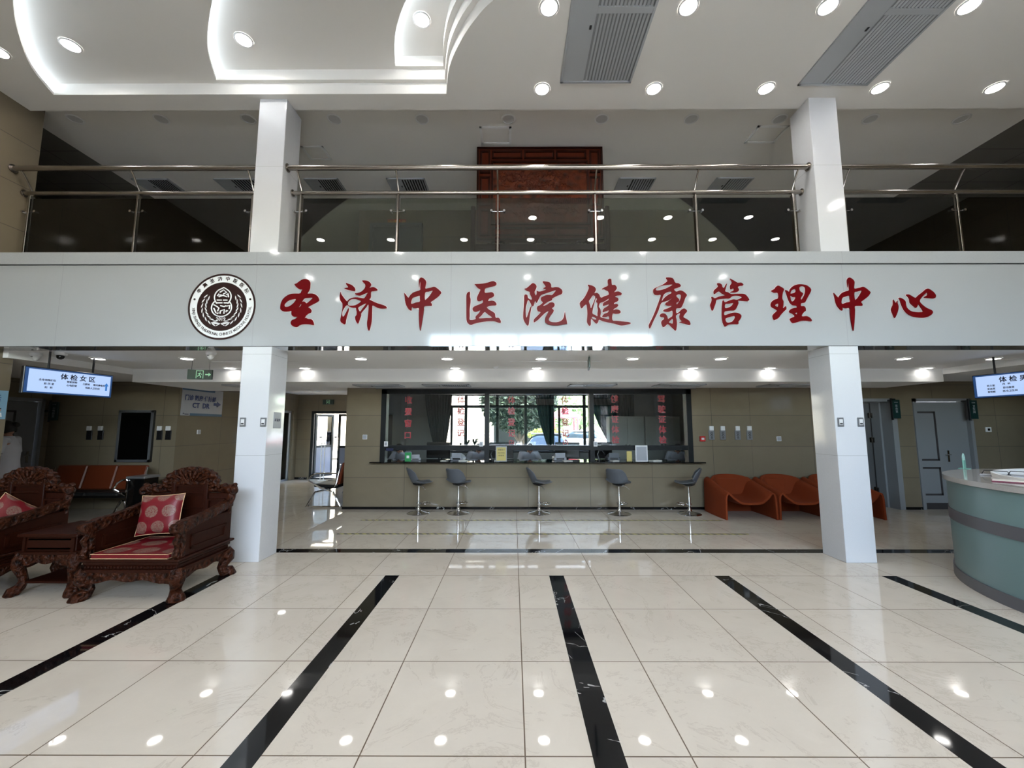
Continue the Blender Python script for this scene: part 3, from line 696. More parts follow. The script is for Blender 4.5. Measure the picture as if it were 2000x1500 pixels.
# ================================================================== BALUSTRADE
YR, YH = 5.2, 5.05
ZM, ZH = 4.715, 4.975
def rail_section(label, x0, x1, posts, ends):
    t = thing('glass_balustrade', label, 'railing', ((x0+x1)/2, YR, Z_UP)); cx, cy, cz = t.location
    h = MB().tube([(x0-cx, YH-cy, ZH-cz), (x1-cx, YH-cy, ZH-cz)], .035, 16)
    for e in ends: 
        if e[1]: h.lathe([(.055,-.006),(.055,.006)], (e[0]-cx, YH-cy, ZH-cz), 18, 'x')
    h.build('handrail', 'steel', t)
    h = MB().tube([(x0-cx, YR-cy, ZM-cz), (x1-cx, YR-cy, ZM-cz)], .028, 16)
    for e in ends:
        if e[1]: h.lathe([(.045,-.006),(.045,.006)], (e[0]-cx, YR-cy, ZM-cz), 18, 'x')
    h.build('middle_rail', 'steel', t)
    for x in posts:
        b = MB().bbox(x-cx-.012, x-cx+.012, -.03, .03, 0, ZM-cz-.04, .003)
        b.tube([(x-cx, 0, ZM-cz-.06), (x-cx, 0, ZM-cz+.02), (x-cx, (YH-YR)*.8, ZH-cz-.06), (x-cx, YH-YR, ZH-cz-.03)], .011, 8)
        p = b.build('post', 'steel', t)
        for z in (.12, .83):
            c = MB()
            for s in (-1, 1):
                if x+s*.1 < x0 or x+s*.1 > x1: continue
                c.tube([(x-cx, 0, z), (x-cx+s*.075, 0, z)], .006, 8).lathe([(.001,-.03),(.016,-.03),(.016,.03),(.001,.03)], (x-cx+s*.085, 0, z), 12, 'y')
            c.build('glass_clamp', 'chrome', p)
    ps = sorted(posts)
    for a, b_ in zip(ps[:-1], ps[1:]):
        MB().box(a-cx+.03, b_-cx-.03, -.005, .005, .03, 1.015).build('glass_panel', 'rail_glass', t, smooth=False)
rail_section('steel and glass balustrade left of the left column', XL+.01, -3.35, [-6.5, -5.045, -3.5], [(XL+.01, True), (-3.35, False)])
rail_section('long steel and glass balustrade between the two columns', -2.98, 3.875, [-2.853, -1.546, -.207, 1.096, 2.437, 3.745], [(-2.975, True), (3.872, True)])
rail_section('steel and glass balustrade right of the right column', 4.245, 9.5, [4.417, 5.921, 7.4, 8.9], [(4.25, True), (9.5, False)])

# ================================================================== CARVED SCREEN UPSTAIRS
t = thing('carved_screen', 'large red-brown carved wooden screen standing on the balcony', 'screen', (.4225, 6.15, Z_UP)); W = 1.0; zb, zt = .86, 2.40
def inset(b, x0, x1, z0_, z1_, w_=.028, y=-.05, d=.02):
    b.box(x0, x1, y-d, y, z0_, z0_+w_).box(x0, x1, y-d, y, z1_-w_, z1_).box(x0, x0+w_, y-d, y, z0_, z1_).box(x1-w_, x1, y-d, y, z0_, z1_)
MB().bbox(-W, W, -.05, .05, zb, zt, .01).build('frame', 'wood_panel', t, smooth=False)
b = MB()
for k in range(3):
    x0 = -.76+k*.51
    inset(b, x0, x0+.48, zt-.20, zt-.06); inset(b, x0, x0+.48, zb+.06, zb+.20)
for s in (-1, 1):
    x0 = s*.87-.08
    for za, zc in ((zb+.06, zb+.5), (zb+.56, zb+1.04), (zb+1.1, zt-.06)): inset(b, x0, x0+.16, za, zc)
inset(b, -.77, .77, zb+.24, zt-.24, .03, d=.03)
b.box(-W, W, -.07, -.05, zt-.03, zt).box(-W, W, -.07, -.05, zb, zb+.03).box(-W, -W+.03, -.07, -.05, zb, zt).box(W-.03, W, -.07, -.05, zb, zt)
b.build('moulding', 'wood', t, smooth=False)
# landscape relief: mountains, clouds and pine clumps in low relief
rn = random.Random(3); b = MB()
def ridge(x0, x1, z, amp, n, r):
    pts = []; ph = rn.uniform(0, 6)
    for i in range(n):
        u = i/(n-1); pts.append((x0+(x1-x0)*u, -.0585, z+amp*sin(pi*u)*(1+.2*sin(ph+u*9))+.02*sin(u*31+ph)))
    b.tube(pts, r, 6)
for i in range(30):
    x = rn.uniform(-.7, .4); z = rn.uniform(zb+.35, zt-.35); l = rn.uniform(.12, .4); ridge(x, min(.72, x+l), z, rn.uniform(-.04, .1), 14, rn.uniform(.004, .009))
for i in range(12):
    x = -.6+i*.09; ridge(x, x+.13, zb+.95+.12*sin(i), .05, 8, .01)
for i in range(9): ridge(.0+.06*i, .14+.06*i, zb+.72-.035*i, .03, 8, .009)
for i in range(70):
    x = rn.gauss(-.15, .28); z = zb+.98+rn.gauss(0, .09)
    if abs(x) < .7: b.sphere((x, -.058, z), (.028, .012, .02), 8, 5)
b.build('carved_relief', 'wood_panel', t)
MB().box(-.74, .74, -.056, -.05, zb+.27, zt-.27).build('relief_panel', 'wood_relief', t, smooth=False)
b = MB()
for s in (-1, 1):
    b.bbox(s*1.055-.035, s*1.055+.035, -.06, .06, 0, 1.42, .015).bbox(s*1.055-.05, s*1.055+.05, -.35, .35, 0, .1, .02)
b.bbox(-1.02, 1.02, -.04, .04, .70, .80, .01).bbox(-1.02, 1.02, -.04, .04, .12, .2, .01).box(-1.02, 1.02, -.015, .015, .2, .7)
for x in (-.35, .35): b.box(x-.03, x+.03, -.03, .03, .2, .7)
b.build('stand', 'wood', t, smooth=False)
b = MB()
for x in (-.66, 0, .66):
    for s in (-1, 1):
        pts = [(x+s*(.02+.14*u), -.0, .83+.025*sin(u*2*pi)) for u in [i/8 for i in range(9)]]; b.tube(pts, [.02-.012*abs(i/8-.3) for i in range(9)], 8)
b.build('scroll_feet', 'wood_carved', t)

# upstairs sign and fire cabinet
t = thing('room_sign', 'small red sign with yellow characters above the grey upstairs door', 'sign', (-2.41, YB-.012, 5.775))
MB().bbox(-.19, .19, -.004, .01, -.075, .075, .003).build('plate', 'red', t, smooth=False)
lettering('lettering', [('排烟机房', 0, 0, .095)], 'gold_text', t, bold=.012).location = (0, -.006, 0)
t = thing('fire_cabinet', 'dark fire cabinet with a red side on the right upstairs wall', 'cabinet', (8.72, YB-.11, Z_UP))
MB().bbox(-.5, .5, -.1, .1, .6, 1.55, .01).build('body', 'red', t, smooth=False)
MB().box(-.32, .5, -.115, -.1, .6, 1.55).build('door_frame', 'alu', t, smooth=False); MB().box(-.27, .45, -.12, -.113, .65, 1.5).build('door_glass', 'black_gloss', t, smooth=False)

# ================================================================== CALLIGRAPHY ON THE FASCIA
YT = YF-.004
def letter(ox, shapes, label, fx=None):
    """shapes: list of (outer, hole, hole...) outlines in twelfths of the wall sheet; raised lettering 9 mm thick"""
    k = 220/2000
    def W(p, s=.0):
        q = atY(ox+p[0]*k, 535+p[1]*k, YT); return (q.x, q.z)
    sh = [[[W(p) for p in smooth_loop([(*p,) for p in L])] for L in S] for S in shapes]
    xs_ = [p[0] for S in sh for p in S[0]]; zs = [p[1] for S in sh for p in S[0]]; cx, cz = (min(xs_)+max(xs_))/2, (min(zs)+max(zs))/2
    t = thing('wall_letter', label, 'letter', (cx, YT, cz), group='red calligraphy on the balcony fascia')
    def cut(off, ext, m, nm, y):
        vs = MB()
        for S in sh:
            cu = bpy.data.curves.new('c', 'CURVE'); cu.dimensions = '2D'; cu.fill_mode = 'BOTH'; cu.extrude = ext; cu.offset = off
            for L in S:
                sp = cu.splines.new('POLY'); sp.points.add(len(L)-1)
                ar = sum(L[i-1][0]*L[i][1]-L[i][0]*L[i-1][1] for i in range(len(L)))
                LL = L if (ar > 0) == (L is S[0]) else L[::-1]
                for i, p in enumerate(LL): sp.points[i].co = (p[0]-cx, p[1]-cz, 0, 1)
                sp.use_cyclic_u = True
            ob = bpy.data.objects.new('c', cu); me = bpy.data.meshes.new_from_object(ob)
            vs.add([(v.co.x, y-v.co.z, v.co.y) for v in me.vertices], [tuple(p.vertices) for p in me.polygons])
            bpy.data.objects.remove(ob); bpy.data.curves.remove(cu); bpy.data.meshes.remove(me)
        return vs.build(nm, m, t, smooth=False)
    cut(0, .005, 'red_letter', 'face', -.007); cut(.0045, .001, 'letter_edge', 'backing', -.001)
C1 = [[[(328,185),(365,172),(420,130),(470,102),(525,95),(575,112),(603,150),(606,200),(600,260),(580,310),(558,352),(640,352),(700,370),(745,410),(765,465),(750,490),(700,520),(640,550),(570,592),(610,618),(628,655),(615,690),(580,705),(545,730),(520,762),(505,800),(530,782),(570,800),(625,808),(655,840),(672,900),(655,912),(600,900),(530,895),(460,900),(410,920),(375,945),(340,945),(290,925),(262,890),(262,850),(290,818),(330,805),(380,768),(320,765),(285,745),(272,710),(272,660),(230,668),(170,672),(110,660),(78,630),(75,580),(90,510),(130,440),(200,385),(270,358),(350,352),(425,350),(450,310),(462,280),(420,278),(375,250),(340,215)],
 [(300,642),(360,620),(440,572),(440,535),(400,590),(340,625)], [(148,560),(160,530),(200,490),(260,462),(350,452),(320,510),(270,555),(215,585),(165,585)], [(460,500),(500,440),(560,430),(646,430),(600,480),(543,525),(515,500),(485,493)]]]
C2 = [[[(1238,165),(1290,180),(1350,205),(1395,250),(1403,290),(1385,308),(1310,295),(1250,280),(1208,262),(1270,245),(1275,235),(1250,200)]],
 [[(1145,320),(1130,380),(1130,450),(1150,495),(1175,530),(1178,600),(1165,680),(1150,760),(1138,820),(1150,860),(1190,890),(1215,898),(1232,880),(1240,820),(1262,740),(1280,680),(1290,625),(1282,612),(1265,640),(1235,700),(1205,750),(1185,760),(1172,730),(1172,680),(1195,630),(1235,570),(1262,548),(1262,500),(1225,455),(1190,410),(1155,360)]],
 [[(1525,125),(1580,120),(1640,135),(1685,180),(1680,215),(1655,250),(1720,238),(1770,255),(1800,285),(1780,300),(1730,310),(1685,322),(1682,400),(1670,440),(1655,455),(1720,490),(1800,525),(1900,555),(1950,580),(1963,608),(1930,618),(1860,618),(1800,605),(1750,580),(1708,565),(1702,640),(1700,740),(1695,830),(1685,900),(1660,990),(1640,1010),(1620,960),(1612,880),(1622,800),(1632,700),(1640,600),(1632,545),(1600,590),(1550,650),(1510,700),(1508,740),(1490,790),(1470,850),(1450,885),(1425,860),(1405,810),(1402,765),(1425,735),(1430,690),(1420,640),(1410,605),(1360,603),(1310,590),(1270,560),(1255,520),(1270,480),(1310,445),(1370,425),(1440,420),(1520,432),(1560,435),(1590,400),(1615,355),(1628,335),(1570,355),(1520,378),(1480,390),(1430,378),(1395,350),(1440,345),(1500,325),(1550,285),(1580,240),(1580,195),(1550,160)],
  [(1270,530),(1285,490),(1330,455),(1400,450),(1460,465),(1505,490),(1460,530),(1400,560),(1330,568),(1285,560)], [(1455,603),(1500,570),(1595,525),(1570,570),(1530,620),(1492,670),(1470,645)]]]
C3 = [[[(355,245),(348,180),(350,120),(370,80),(400,68),(450,95),(480,140),(475,190),(465,262),(520,255),(570,245),(620,232),(670,255),(740,320),(742,345),(700,400),(650,440),(600,475),(560,505),(580,535),(575,568),(520,570),(445,580),(440,640),(430,720),(415,820),(395,930),(378,1010),(365,990),(355,900),(350,800),(348,700),(350,610),(290,612),(245,605),(225,590),(220,640),(208,655),(170,630),(130,570),(108,500),(100,420),(88,350),(98,345),(130,385),(165,425),(190,390),(240,340),(300,315),(370,290),(375,240),(378,150),(370,145),(362,200)],
 [(222,535),(215,490),(240,430),(290,410),(360,390),(365,440),(365,495),(300,510)], [(460,335),(520,318),(590,300),(580,330),(540,390),(500,435),(458,460)]]]
C4 = [[[(1245,318),(1258,345),(1255,400),(1268,460),(1262,540),(1250,640),(1252,740),(1255,818),(1350,808),(1350,770),(1380,730),(1410,700),(1435,652),(1380,672),(1340,675),(1308,655),(1300,620),(1320,590),(1370,565),(1420,545),(1478,515),(1478,468),(1440,485),(1400,485),(1378,460),(1380,420),(1400,370),(1420,330),(1438,282),(1390,250),(1345,195),(1340,185),(1400,182),(1490,175),(1580,155),(1640,135),(1680,135),(1720,160),(1725,190),(1700,215),(1640,230),(1580,245),(1528,262),(1520,335),(1580,335),(1640,328),(1675,350),(1685,390),(1650,420),(1600,440),(1580,485),(1640,478),(1690,490),(1725,530),(1715,560),(1650,565),(1590,575),(1555,600),(1600,640),(1660,675),(1700,710),(1712,778),(1760,780),(1790,810),(1805,855),(1790,872),(1740,860),(1680,842),(1600,840),(1500,850),(1400,868),(1320,890),(1275,908),(1230,890),(1200,850),(1192,790),(1190,680),(1190,560),(1190,400),(1205,345)],
 [(1415,790),(1460,740),(1515,678),(1570,720),(1645,780),(1540,785)]]]
C5 = [[[(110,368),(140,385),(150,430),(195,460),(215,450),(205,410),(180,360),(175,320),(130,305),(85,268),(120,258),(170,215),(215,175),(250,170),(290,200),(300,240),(280,290),(265,330),(285,385),(300,350),(302,305),(340,318),(390,310),(450,290),(465,278),(415,262),(450,240),(460,225),(430,180),(405,140),(460,138),(530,155),(560,200),(565,245),(640,238),(700,248),(750,290),(758,335),(735,365),(680,385),(620,415),(580,440),(570,470),(500,500),(415,570),(480,550),(530,515),(580,508),(615,530),(618,570),(590,600),(570,612),(605,650),(590,690),(555,740),(525,790),(520,830),(560,855),(630,862),(700,850),(750,820),(780,770),(798,682),(805,690),(820,770),(842,880),(820,895),(760,905),(680,918),(600,918),(520,905),(465,875),(448,840),(455,780),(480,730),(510,665),(460,690),(400,745),(330,815),(262,862),(247,850),(252,810),(300,760),(370,685),(325,665),(305,620),(315,580),(355,560),(410,510),(380,475),(375,430),(400,410),(470,380),(540,378),(570,380),(600,350),(640,295),(560,315),(470,345),(380,380),(350,430),(320,490),(298,520),(275,485),(250,560),(235,578),(215,570),(205,620),(180,760),(165,880),(148,925),(110,890),(70,820),(62,740),(70,600),(78,480),(78,400),(90,375)],
 [(150,465),(128,530),(110,600),(108,700),(120,780),(150,700),(185,600),(208,560),(180,500)]]]
C6 = [[[(1205,198),(1260,205),(1320,230),(1350,270),(1345,310),(1325,345),(1370,340),(1410,370),(1440,425),(1500,400),(1580,370),(1565,310),(1530,295),(1495,275),(1450,278),(1495,245),(1565,210),(1560,150),(1565,105),(1595,90),(1625,105),(1635,195),(1680,198),(1715,230),(1720,270),(1690,310),(1675,328),(1745,315),(1800,340),(1808,365),(1790,380),(1730,388),(1690,410),(1740,430),(1752,465),(1735,492),(1690,510),(1670,540),(1720,535),(1748,560),(1730,590),(1680,620),(1660,645),(1710,632),(1770,648),(1790,680),(1770,705),(1700,712),(1648,712),(1645,825),(1720,835),(1850,850),(1930,858),(1972,880),(1930,895),(1850,915),(1780,915),(1700,890),(1560,860),(1470,840),(1410,815),(1390,860),(1365,885),(1320,850),(1272,795),(1262,850),(1262,900),(1245,928),(1215,900),(1192,850),(1200,720),(1195,620),(1180,545),(1130,585),(1102,615),(1080,590),(1065,530),(1075,500),(1120,455),(1165,390),(1205,310),(1225,260),(1222,225)],
 [(1228,490),(1260,440),(1300,385),(1340,405),(1320,480),(1290,550),(1262,612),(1250,560)], [(1350,432),(1372,450),(1355,480),(1360,505),(1378,520),(1375,580),(1385,640),(1378,700),(1375,755),(1335,730),(1290,705),(1300,620),(1325,520)], [(1280,770),(1310,765),(1355,795),(1350,813),(1310,810),(1285,790)],
 [(1410,560),(1425,520),(1500,492),(1580,442),(1560,475),(1500,505),(1478,530),(1478,570),(1530,560),(1580,547),(1550,580),(1500,610),(1475,640),(1475,685),(1530,665),(1580,652),(1555,690),(1500,710),(1470,740),(1468,768),(1530,768),(1580,755),(1582,808),(1500,790),(1432,768),(1440,700),(1430,630),(1405,590)]]]
C7 = [[[(410,70),(480,68),(540,90),(575,160),(630,170),(670,200),(668,230),(620,250),(555,275),(590,318),(650,298),(710,310),(770,360),(780,390),(750,440),(730,500),(700,570),(670,610),(595,618),(595,700),(640,680),(690,630),(740,618),(780,650),(780,680),(745,720),(720,770),(770,800),(825,840),(845,890),(830,910),(770,895),(700,875),(645,860),(680,850),(690,840),(655,800),(648,750),(660,700),(590,745),(600,820),(605,900),(595,990),(580,1010),(545,980),(490,925),(445,890),(410,920),(370,948),(345,920),(328,870),(340,830),(375,805),(372,775),(330,770),(302,750),(310,720),(350,702),(400,715),(435,760),(445,800),(480,780),(525,745),(525,655),(470,675),(400,675),(365,655),(380,635),(440,615),(515,572),(450,570),(402,550),(405,520),(450,490),(510,440),(460,470),(400,490),(345,510),(310,555),(280,650),(230,760),(185,850),(130,970),(108,930),(115,890),(160,800),(210,690),(260,560),(300,450),(320,378),(270,380),(220,375),(190,340),(185,300),(200,265),(260,235),(340,200),(400,160),(435,130),(425,100)],
 [(230,285),(250,250),(330,215),(430,200),(525,192),(480,225),(400,265),(320,290),(250,298)], [(335,485),(350,430),(375,370),(430,330),(500,318),(505,345),(450,375),(390,420),(350,470)], [(600,385),(640,365),(675,380),(670,440),(640,500),(605,545),(595,520),(640,490),(640,450),(600,410)], [(465,860),(530,800),(530,880),(500,880)]]]
C8 = [[[(1315,175),(1360,170),(1400,195),(1412,240),(1440,250),(1465,205),(1485,175),(1490,190),(1470,260),(1460,315),(1510,330),(1560,360),(1640,358),(1740,355),(1800,362),(1840,390),(1885,455),(1880,475),(1850,487),(1770,482),(1690,478),(1697,520),(1680,570),(1650,625),(1620,650),(1540,655),(1450,675),(1448,735),(1520,712),(1600,690),(1680,695),(1740,730),(1745,770),(1720,820),(1695,855),(1700,880),(1680,895),(1600,895),(1520,905),(1465,940),(1440,915),(1415,860),(1402,780),(1402,650),(1405,560),(1415,480),(1430,478),(1455,505),(1520,480),(1600,455),(1665,462),(1740,430),(1755,415),(1710,395),(1640,390),(1580,405),(1545,435),(1480,440),(1410,445),(1340,455),(1305,470),(1290,530),(1265,600),(1245,650),(1225,650),(1205,600),(1195,550),(1215,500),(1225,450),(1215,415),(1240,415),(1275,435),(1350,405),(1450,385),(1440,370),(1400,350),(1365,320),(1335,320),(1300,345),(1265,362),(1260,300),(1310,250),(1335,220)],
 [(1465,540),(1540,530),(1600,520),(1580,560),(1540,590),(1460,610)], [(1465,800),(1540,770),(1620,750),(1635,775),(1610,820),(1570,855),(1490,865)]],
 [[(1545,90),(1600,115),(1660,150),(1680,160),(1740,158),(1780,185),(1775,210),(1720,218),(1685,240),(1705,280),(1690,315),(1650,330),(1590,335),(1548,325),(1600,305),(1615,280),(1605,260),(1580,275),(1552,270),(1548,210),(1575,170),(1575,140)]]]
C9 = [[[(95,300),(150,270),(185,225),(220,212),(270,235),(322,275),(300,340),(290,440),(312,490),(310,560),(305,612),(350,575),(362,630),(320,670),(265,730),(220,790),(160,820),(130,800),(120,740),(150,700),(195,655),(150,620),(100,590),(85,550),(100,500),(150,460),(215,435),(215,345),(160,340),(120,325)], [(162,560),(218,530),(215,580),(190,585)]],
 [[(340,292),(375,300),(410,320),(430,270),(480,220),(560,190),(650,190),(730,210),(790,260),(800,300),(780,350),(740,420),(710,480),(685,515),(625,525),(622,572),(670,575),(700,600),(708,655),(680,680),(650,715),(640,755),(720,752),(780,780),(815,825),(800,845),(720,835),(640,835),(570,855),(490,878),(455,860),(428,815),(435,790),(510,755),(470,712),(425,690),(412,668),(440,630),(490,610),(545,600),(540,570),(480,560),(430,520),(395,450),(375,390),(350,320)],
 [(440,330),(460,295),(520,275),(522,325),(440,355)], [(432,390),(480,415),(525,420),(500,470),(460,492),(440,455)], [(592,245),(640,222),(690,240),(698,310),(680,380),(640,450),(620,455),(620,430),(655,370),(650,340),(605,310)], [(518,705),(552,690),(550,722)]]]
C10 = [[[(p[0]+1075+.1*p[1], p[1]) for p in L] for L in S] for S in C3]
C11 = [[[(212,460),(240,500),(262,518),(285,478),(288,520),(305,580),(298,650),(275,720),(245,780),(230,775),(200,710),(175,640),(190,590),(210,540)]],
 [[(308,432),(345,430),(400,460),(430,500),(438,560),(460,610),(520,660),(600,680),(700,680),(740,665),(700,600),(655,542),(635,585),(615,605),(590,590),(540,550),(505,510),(495,450),(470,410),(440,372),(490,370),(540,395),(590,425),(620,420),(660,380),(740,320),(790,275),(830,265),(880,290),(940,340),(968,390),(955,430),(920,440),(840,435),(760,425),(770,405),(815,380),(818,345),(800,340),(760,375),(710,430),(680,492),(740,560),(810,610),(880,640),(912,670),(905,710),(850,755),(780,778),(700,780),(600,770),(520,745),(450,700),(400,640),(370,580),(345,520),(330,470)]]]
for ox, C_, nm in ((540,C1,'圣, first from the left'), (540,C2,'济, second from the left'), (780,C3,'中, third from the left'), (780,C4,'医, fourth from the left'), (1015,C5,'院, fifth from the left'), (1015,C6,'健, sixth from the left'), (1255,C7,'康, seventh from the left'), (1255,C8,'管, eighth from the left'), (1495,C9,'理, ninth from the left'), (1495,C10,'中, tenth, second from the right'), (1720,C11,'心, last on the right')):
    letter(ox, C_, 'dark red brush-style character '+nm+' on the white fascia')

# round emblem
ctr = atY(434.2, 599, YT); RL = .422
t = thing('round_emblem', 'round dark brown and white hospital emblem on the white fascia', 'logo', (ctr.x, YT-.001, ctr.z))
def ring(r0, r1, y0, y1): return MB().lathe([(r0, y0), (r1, y0), (r1, y1), (r0, y1)], n=96, axis='y', caps=False) if r0 > .001 else MB().lathe([(.0005, y0), (r1, y0), (r1, y1), (.0005, y1)], n=96, axis='y', caps=False)
ring(0, RL, 0, -.006).build('white_disc', 'logo_white', t, smooth=False)
ring(RL*.945, RL, -.006, -.009).build('outer_ring', 'logo_dark', t, smooth=False)
ring(0, RL*.735, -.006, -.009).build('inner_disc', 'logo_dark', t, smooth=False)
its = []
top = '辛集圣济中医医院'
for i, ch in enumerate(top):
    a = R(146-(i*112/7)); its.append((ch, RL*.842*cos(a), RL*.842*sin(a), .058, 'CENTER', a-pi/2))
lettering('chinese_ring_lettering', its, 'logo_dark', t, bold=.02).location = (0, -.008, 0); its = []
bt = 'XINJI SHENGJI TRADITIONAL CHINESE MEDICINE HOSPITAL'
wd = {'I':.42,' ':.45,'J':.6,'M':1.2,'L':.75,'T':.8}; tot = sum(wd.get(c, 1) for c in bt); acc = 0
for c in bt:
    w_ = wd.get(c, 1); a = R(183+(acc+w_/2)/tot*177); acc += w_
    if c != ' ': its.append((c, RL*.838*cos(a), RL*.838*sin(a), .048, 'CENTER', a+pi/2, .9))
lt = lettering('english_ring_lettering', its, 'logo_dark', t, bold=.008); lt.location = (0, -.008, 0)
b = MB()
for s, zz in ((-1,.08),(1,.1)): b.lathe([(.0005,-.0085),(.013,-.0085),(.013,-.006),(.0005,-.006)], (s*RL*.825, 0, RL*.22), 16, 'y', caps=False)
b.build('dots', 'logo_dark', t)
lettering('year', [('2019', 0, -RL*.385, .06)], 'logo_white', t, bold=.012).location = (0, -.0105, 0)
b = MB(); yw = -.0115
def seg(pts, r): b.tube([(p[0], yw+.001, p[1]) for p in pts], r, 6, flat=1)
def S(x, y): return ((x-825)/725*RL, (765-y)/703*RL)
def circ(cx, cy, rx, ry, a0, a1, n=26): return [S(cx+rx*cos(R(a0+(a1-a0)*i/n)), cy-ry*sin(R(a0+(a1-a0)*i/n))) for i in range(n+1)]
g = circ(825, 790, 222, 195, 128, 412); g2 = circ(835, 565, 178, 178, -52, 62, 12)+[S(885,385), S(843,362), S(800,385)]+circ(835, 565, 178, 178, 118, 232, 12)
seg(circ(825, 790, 215, 190, 137, 403), .0075); seg(g2, .0075)
for q in ([(720,545),(745,500),(800,515),(760,545)], [(765,465),(840,415),(910,465),(840,505)], [(905,515),(940,495),(960,570)], [(750,560),(835,530),(925,560)], [(715,630),(820,632)], [(850,632),(940,632)], [(700,690),(835,690)], [(870,690),(985,690)], [(655,730),(720,765),(770,800),(745,870)], [(660,800),(715,905)], [(800,750),(880,770),(920,750)], [(930,760),(1000,745),(990,820)], [(800,920),(810,860),(890,830),(885,920)], [(930,890),(935,850),(965,860)], [(735,920),(770,900)]):
    seg([S(*p) for p in q], .0085)
b.build('gourd_symbol', 'logo_white', t)
b = MB()
def leaf2(x, y, ang, l=.034, w_=.0075):
    c, s = cos(ang), sin(ang); pts = [(-l,0),(-l*.3,w_),(l*.4,w_*.8),(l,0),(l*.4,-w_*.8),(-l*.3,-w_)]
    P = [(x+p[0]*c-p[1]*s, y+p[0]*s+p[1]*c) for p in pts]; b.prism(P, yw, yw+.002, 'y')
for sgn in (1, -1):
    for i in range(8):
        a = R(148+i*14.5); rr = RL*.56
        for q, da in ((1.04, .28), (.84, -.3)):
            x, y = rr*q*cos(a), rr*q*sin(a); leaf2(sgn*x, y, (a-pi/2-da) if sgn > 0 else pi-(a-pi/2-da))
    leaf2(sgn*.062, -RL*.50, sgn*.12, .06, .012); leaf2(sgn*.03, -RL*.55, -sgn*.5, .035, .005)
b.build('laurel_wreath', 'logo_white', t, smooth=False)
# ================================================================== RED WINDOW LETTERING
for nm, s, pxs, y0, y1 in (('leftmost', '收费窗口', 797, 782, 851), ('second from the left', '体检登记', 900, 782, 847), ('third from the left, ending in (2)', '体检登记', 999, 782, 847), ('fourth from the left, ending in (3)', '体检登记', 1104, 782, 847), ('fifth from the left', '健康证体检', 1201.5, 780, 860), ('rightmost', '驾驶证体检', 1293.5, 780, 860)):
    X = atY(pxs, 820, 8.09).x; n = len(s); zs = [atY(pxs, y0+(y1-y0)*i/(n-1), 8.09).z for i in range(n)]
    t = thing('window_lettering', 'column of red characters on the serving window glass, '+nm, 'lettering', (X, 8.10, zs[0]), group='red lettering on the serving window')
    its = [(c, 0, z-zs[0], .155) for c, z in zip(s, zs)]
    if '(2)' in nm: its.append(('(2)', 0, zs[-1]-zs[0]-.165, .1))
    if '(3)' in nm: its.append(('(3)', 0, zs[-1]-zs[0]-.165, .1))
    for it in its: lettering('character_border', [it], 'pane_edge', t, bold=.03).location = (0, -.001, 0)
    for it in its: lettering('character', [it], 'red_bright', t, bold=.012).location = (0, -.0035, 0)

# ================================================================== BAR STOOLS
st = thing('bar_stool', 'x', 'stool')
MB().lathe([(.001,.0),(.205,.0),(.208,.008),(.19,.018),(.10,.035),(.045,.06),(.032,.09),(.03,.10),(.001,.10)], n=32).build('base', 'chrome', st)
MB().lathe([(.024,.09),(.024,.30),(.019,.30),(.019,.50),(.001,.50)], n=20).build('gas_column', 'chrome', st)
b = MB().lathe([(.034,.155),(.036,.16),(.036,.195),(.034,.20)], n=20, caps=False)
b.tube([(.03,0,.178)]+[(.13+.09*cos(R(a)), .10*sin(R(a)), .178) for a in range(-180, 180, 20)]+[(.03,0,.178)], .008, 8); b.build('footrest', 'chrome', st)
MB().tube([(.0,-.02,.505),(.04,-.12,.495),(.07,-.17,.45)], .005, 8).build('height_lever', 'chrome', st)
def shell(u, v):       # u: across, v: nose of the seat -> top of the back
    a = (u-.5)*2
    if v < .5:
        k = v/.5; x = .235-.36*k; wd = .13+.08*sin(min(1, k*1.6)*pi/2); z = .555+.012*(1-k)-.02*sin(k*pi)+.04*max(0, k-.75)*4*(k-.75)
    else:
        k = (v-.5)/.5; x = -.125-.055*sin(k*pi/2)-.05*k; wd = .21*(1-.30*k*k); z = .565+.26*k**.9
    cup = .055*a*a*(.35+.65*min(1, max(0, (v-.15)/.3)))*(1 if v < .8 else (1-v)/.2*.7+.3)
    if v > .93: wd *= 1-.25*((v-.93)/.07)**2
    if v < .07: wd *= 1-.35*((.07-v)/.07)**2
    return (x+(cup*1.5 if v > .5 else cup*.2), a*wd, z+(cup if v < .55 else cup*.4))
s_ = MB().grid(shell, 15, 29).build('seat_shell', 'grey_plastic', st, angle=80)
md = s_.modifiers.new('thick', 'SOLIDIFY'); md.thickness = .016; md.offset = 0; md = s_.modifiers.new('smooth', 'SUBSURF'); md.levels = 1; md.render_levels = 1
MB().lathe([(.02,.495),(.07,.51),(.12,.535),(.001,.54)], n=20).build('seat_mount', 'black', st)
for i, (p, ang, nm) in enumerate((((817,1003), 28, 'leftmost of five, turned to the right'), ((895,1003), 62, 'second from the left, back to the viewer'), ((1053,1003), 6, 'middle one, seen from the side'), ((1210,1004.5), 52, 'second from the right, back to the viewer'), ((1347,1004.5), 158, 'rightmost, turned to the left'))):
    q = atZ(*p, 0); L = 'grey shell bar stool at the serving counter, '+nm
    if i == 0: st.location = q; st.rotation_euler = (0,0,R(ang)); st['label'] = L; st['group'] = 'bar stools at the serving counter'
    else: dup(st, q, R(ang), L, 'bar stools at the serving counter')

